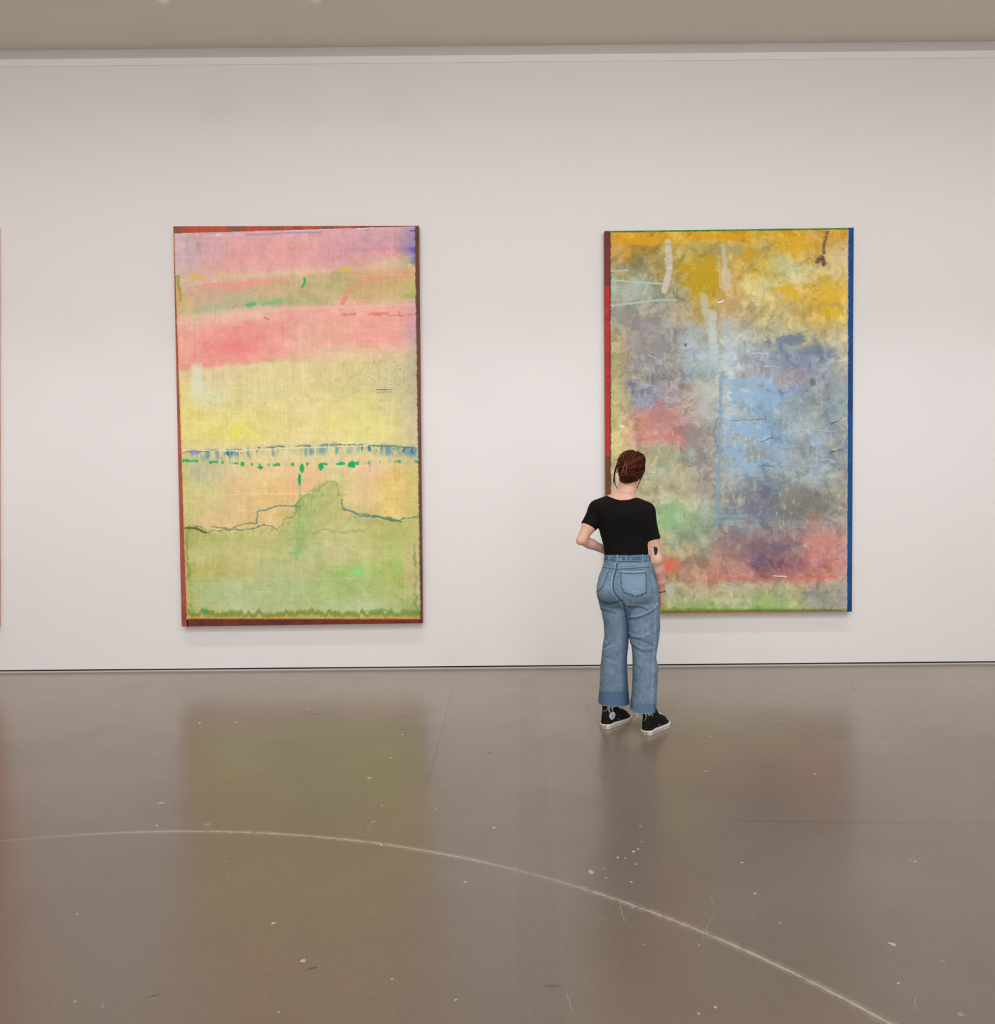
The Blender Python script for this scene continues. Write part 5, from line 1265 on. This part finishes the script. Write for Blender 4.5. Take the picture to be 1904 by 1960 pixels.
def cmesh(name, items, mat, parent, n=5):
    V = []; Q = []; C = []
    for pts, rad, col in items:
        v, q = tube_geo(pts, rad, n); o = len(V); V += [tuple(a) for a in v]; Q += [tuple(i+o for i in f) for f in q]; C += [col]*len(v)
    me = bpy.data.meshes.new(name); me.from_pydata([tuple(map(float, v)) for v in V], [], Q); me.update()
    ca = me.color_attributes.new('paint', 'FLOAT_COLOR', 'POINT'); c4 = np.ones((len(V), 4), dtype=np.float32); c4[:, :3] = lin(np.array(C)); ca.data.foreach_set('color', c4.ravel())
    return link_mesh(name, me, mat, parent, True)
rs = random.Random(23)
def tone():
    k = rs.random()**1.5; 
    return tuple((1-k)*a + k*b for a, b in zip((30, 12, 9), (126, 62, 27)))
def lock(pxs, r, n=12, lift=.0006, jit=1.0):
    xs = [p[0] for p in pxs]; ys = [p[1] for p in pxs]; t = np.linspace(0, 1, len(pxs)); tt = np.linspace(0, 1, n); pts = []
    X_ = np.interp(tt, t, xs); Y_ = np.interp(tt, t, ys)
    for a, b in zip(X_, Y_):
        p = Vector(W(a, b, -.10)); dr = (p - CAM_POS).normalized(); h = HB.ray_cast(p - dr*.1, dr)
        if h[0] is None:
            nr = HB.find_nearest(Vector(W(a, b, .0))); q = nr[0] + nr[1]*lift
        else: q = h[0] + h[1]*lift
        pts.append(q)
    P_ = np.array([tuple(p) for p in pts]); 
    for _ in range(2): P_[1:-1] = .5*P_[1:-1] + .25*(P_[:-2] + P_[2:])
    rr = r*np.sin(np.linspace(.35, 2.9, n))
    return (P_, rr, tone())
items = []
for i in range(46):      # combed up from the nape
    x0_ = rs.uniform(1186, 1229); u_ = (x0_-1207)/22; y0_ = 925 - 7*u_*u_ + rs.uniform(-2, 1)
    items.append(lock([(x0_, y0_), (x0_*.65+1201*.35 + rs.uniform(-2, 2), 912 + rs.uniform(-2, 2)), (1199 + rs.uniform(-3, 9), 897 + rs.uniform(-3, 4))], rs.uniform(.0016, .0034)))
for i in range(95):      # swept back over the crown to the clip
    a = rs.uniform(-2.9, -.1); x0_ = 1208 + 26*math.cos(a); y0_ = 893 + 29*math.sin(a)
    mx = .5*(x0_+1201) + 7*math.sin(a+1.2); my = .5*(y0_+893) - 3 + rs.uniform(-2, 2)
    items.append(lock([(x0_, y0_), (mx, my), (1200 + rs.uniform(-5, 5), 890 + rs.uniform(-5, 5))], rs.uniform(.0016, .0036)))
for i in range(34):      # the rolled twist, right of the clip
    y_ = rs.uniform(882, 916); items.append(lock([(1234 - abs(y_-898)*.25, y_), (1220 + rs.uniform(-2, 2), y_ - 7 + rs.uniform(-2, 2)), (1206 + rs.uniform(-3, 3), y_ - 1), (1201, 897 + (y_-898)*.6)], rs.uniform(.0016, .0034)))
for i in range(16):
    y_ = rs.uniform(880, 914); items.append(lock([(1183.5 + abs(y_-896)*.2, y_), (1190, y_ - 3), (1197, 893 + (y_-896)*.5)], rs.uniform(.0014, .003)))
cmesh('hair_strands', items, M_HAIR, hair)['kind'] = 'stuff'
def free(pxs, dys, r, n=12):
    t = np.linspace(0, 1, len(pxs)); tt = np.linspace(0, 1, n)
    X_ = np.interp(tt, t, [p[0] for p in pxs]); Y_ = np.interp(tt, t, [p[1] for p in pxs]); D_ = np.interp(tt, t, dys)
    P_ = np.array([W(a, b, c) for a, b, c in zip(X_, Y_, D_)])
    for _ in range(3): P_[1:-1] = .5*P_[1:-1] + .25*(P_[:-2] + P_[2:])
    return (P_, r*np.linspace(1, .25, n), tuple(c*.75 for c in tone()))
items = []
for i in range(16):
    j = rs.uniform(-1.3, 1.3)
    items.append(free([(1183+j*.5, 884), (1177.5+j, 897), (1174.3+j*.9, 914), (1177+j*.8, 926+j), (1180.3+j*.3, 936+rs.uniform(-3, 1))], [.06, .07, .08, .085, .08], rs.uniform(.0016, .0026)))
for i in range(8): 
    j = rs.uniform(-.8, .8); items.append(free([(1180+j, 895), (1174+j, 915), (1174.5+j, 928+rs.uniform(-3, 2))], [.07, .085, .09], .0012))
cmesh('loose_lock', items, M_HAIR, hair); items = []
for i in range(14):
    j = rs.uniform(-1.2, 1.2); items.append(free([(1229+j*.5, 900), (1228+j, 910), (1224+j*.8, 923), (1218+j*.3, 936+rs.uniform(-3, 1))], [.05, .06, .07, .065], rs.uniform(.0012, .0022)))
cmesh('loose_lock', items, M_HAIR, hair)
for (cx, cy, dx, dy_, n) in ((1219, 868, 3.5, -5, 16), (1231, 882, 5.5, -1.2, 14), (1186, 881, -3.5, -3.5, 12), (1183, 892, -3, -.5, 6), (1209, 864, 1, -2, 5)):
    items = []
    for i in range(n):
        j, k = rs.uniform(-1.6, 1.6), rs.uniform(-1.6, 1.6)
        it = free([(cx+j-dx*.6, cy+k-dy_*.6), (cx+j, cy+k), (cx+j*.8+dx*rs.uniform(.7, 1.15), cy+k*.8+dy_*rs.uniform(.7, 1.1))], [-.005, -.01, -.012], .0021, 8); items.append(it)
    cmesh('hair_tuft', items, M_HAIR, hair)
# claw clip
M_CLIP = simple('tortoise_clip', (120, 52, 56), .15, .7, .3, 70)
items = []
def on_hair(a, b, lift):
    p = Vector(W(a, b, -.2)); dr = (p - CAM_POS).normalized(); h = HB.ray_cast(p, dr); q = h[0] if h[0] is not None else Vector(W(a, b, -.05)); return q - dr*lift
for pts in (((1197.5,884),(1194,893),(1191,902),(1188.5,911)), ((1200,887),(1198.5,896),(1197.5,904),(1199.5,911))):
    P_ = np.array([tuple(on_hair(a, b, .006)) for a, b in pts]); t = np.linspace(0, 1, 4); tt = np.linspace(0, 1, 12)
    items.append((np.array([np.interp(tt, t, P_[:, k]) for k in range(3)]).T, .0028))
for i in range(6):
    y_ = 888 + i*4; x_ = 1196 - i*1.35
    items.append(([on_hair(x_, y_, .007), on_hair(x_-2.4, y_+1.5, .005), on_hair(x_-4.0, y_+3.5, -.001)], [.0013, .0012, .0008]))
    items.append(([on_hair(x_+3, y_, .007), on_hair(x_+5.4, y_+1.8, .005), on_hair(x_+7, y_+3.8, -.001)], [.0013, .0012, .0008]))
tubes('hair_clip', items, M_CLIP, hair, 6)

# ---- small things worn
def snap(p, lift): 
    h = BB.find_nearest(Vector(p)); return h[0] + h[1]*lift
nk = [(1183.5,935.5),(1188,939),(1192.5,941.8),(1197,941.2),(1202,941.5),(1207,943),(1212,946.5),(1216,949)]
P_ = [snap(W(a, b, -.05), .0009) for a, b in nk]
tubes('necklace', [(P_, .0007)], simple('thin_chain', (150, 112, 90), .35, metallic=.7), person, 5)
tubes('wrist_band', [([Vector(WRR) + Vector((.0262*math.cos(a) , .0262*math.sin(a), .004*math.cos(a) - .004)) for a in np.linspace(0, 2*math.pi, 28)], .0026)], M_HAIRBAND, person, 7)
ear = [([Vector(W(1228.6 + .7*k, 913.5+3.2*k, .05)) + Vector((.0052*math.cos(a), .002*math.sin(a), .0052*math.sin(a))) for a in np.linspace(0, 2*math.pi, 14)], .0007) for k in range(3)]
M_EAR = simple('earring_metal', (110, 100, 96), .3, metallic=.9)
for e_ in ear: tubes('hoop_earring', [e_], M_EAR, person, 5)
# tattoo on the back of the right arm
def on_arm(a, b, lift=.0005):
    p = Vector(W(a, b, -.3)); dr = (p - CAM_POS).normalized(); h = BB.ray_cast(p, dr); return (h[0] - dr*lift) if h[0] is not None else Vector(W(a, b, -.05))
blob_ = [(1250.7,1045.1),(1253,1046.5),(1255.9,1046.6),(1258,1049),(1258.8,1051.8),(1258.1,1057.6),(1256.8,1060.5),(1255.1,1062.8),(1252.4,1062.2),(1251.8,1057),(1250.9,1053.2)]
cx_, cy_ = 1254.6, 1054.4; V = [on_arm(cx_, cy_)]; Fq = []; m = len(blob_)
for k in (.35, .7, 1.0): V += [on_arm(cx_ + (a-cx_)*k, cy_ + (b-cy_)*k, .0005 if k < 1 else .0002) for a, b in blob_]
Fq += [(0, 1+(i+1) % m, 1+i) for i in range(m)]
for r_ in (0, 1): Fq += [(1+r_*m+i, 1+r_*m+(i+1) % m, 1+(r_+1)*m+(i+1) % m, 1+(r_+1)*m+i) for i in range(m)]
tat = poly_mesh('tattoo', V, Fq, M_INK, person, True)
ln = []
for pts in ([(1243,1047),(1242.2,1043),(1243.4,1040.5),(1246.5,1040),(1247.5,1038.6),(1250.5,1038.4),(1252.5,1040.5),(1252.5,1043.5),(1250,1044.5)], [(1243,1047),(1244.6,1048.2),(1247.6,1047),(1250,1047.2)],
            [(1246,1044),(1247.2,1045.2),(1247.8,1046.6)], [(1244,1050),(1243.4,1054),(1245,1057.5),(1247,1060)], [(1243,1052),(1244.4,1056)]):
    ln.append(([on_arm(a, b, .0004) for a, b in pts], .0006))
for pts in ([(1269.0,1089),(1269.3,1091.5),(1268.8,1094)], [(1268.8,1095),(1269.2,1098)]): ln.append(([on_arm(a-.6, b, .0004) for a, b in pts], .0010))
for e_ in ln: tubes('tattoo_line', [e_], M_INK, tat, 4)
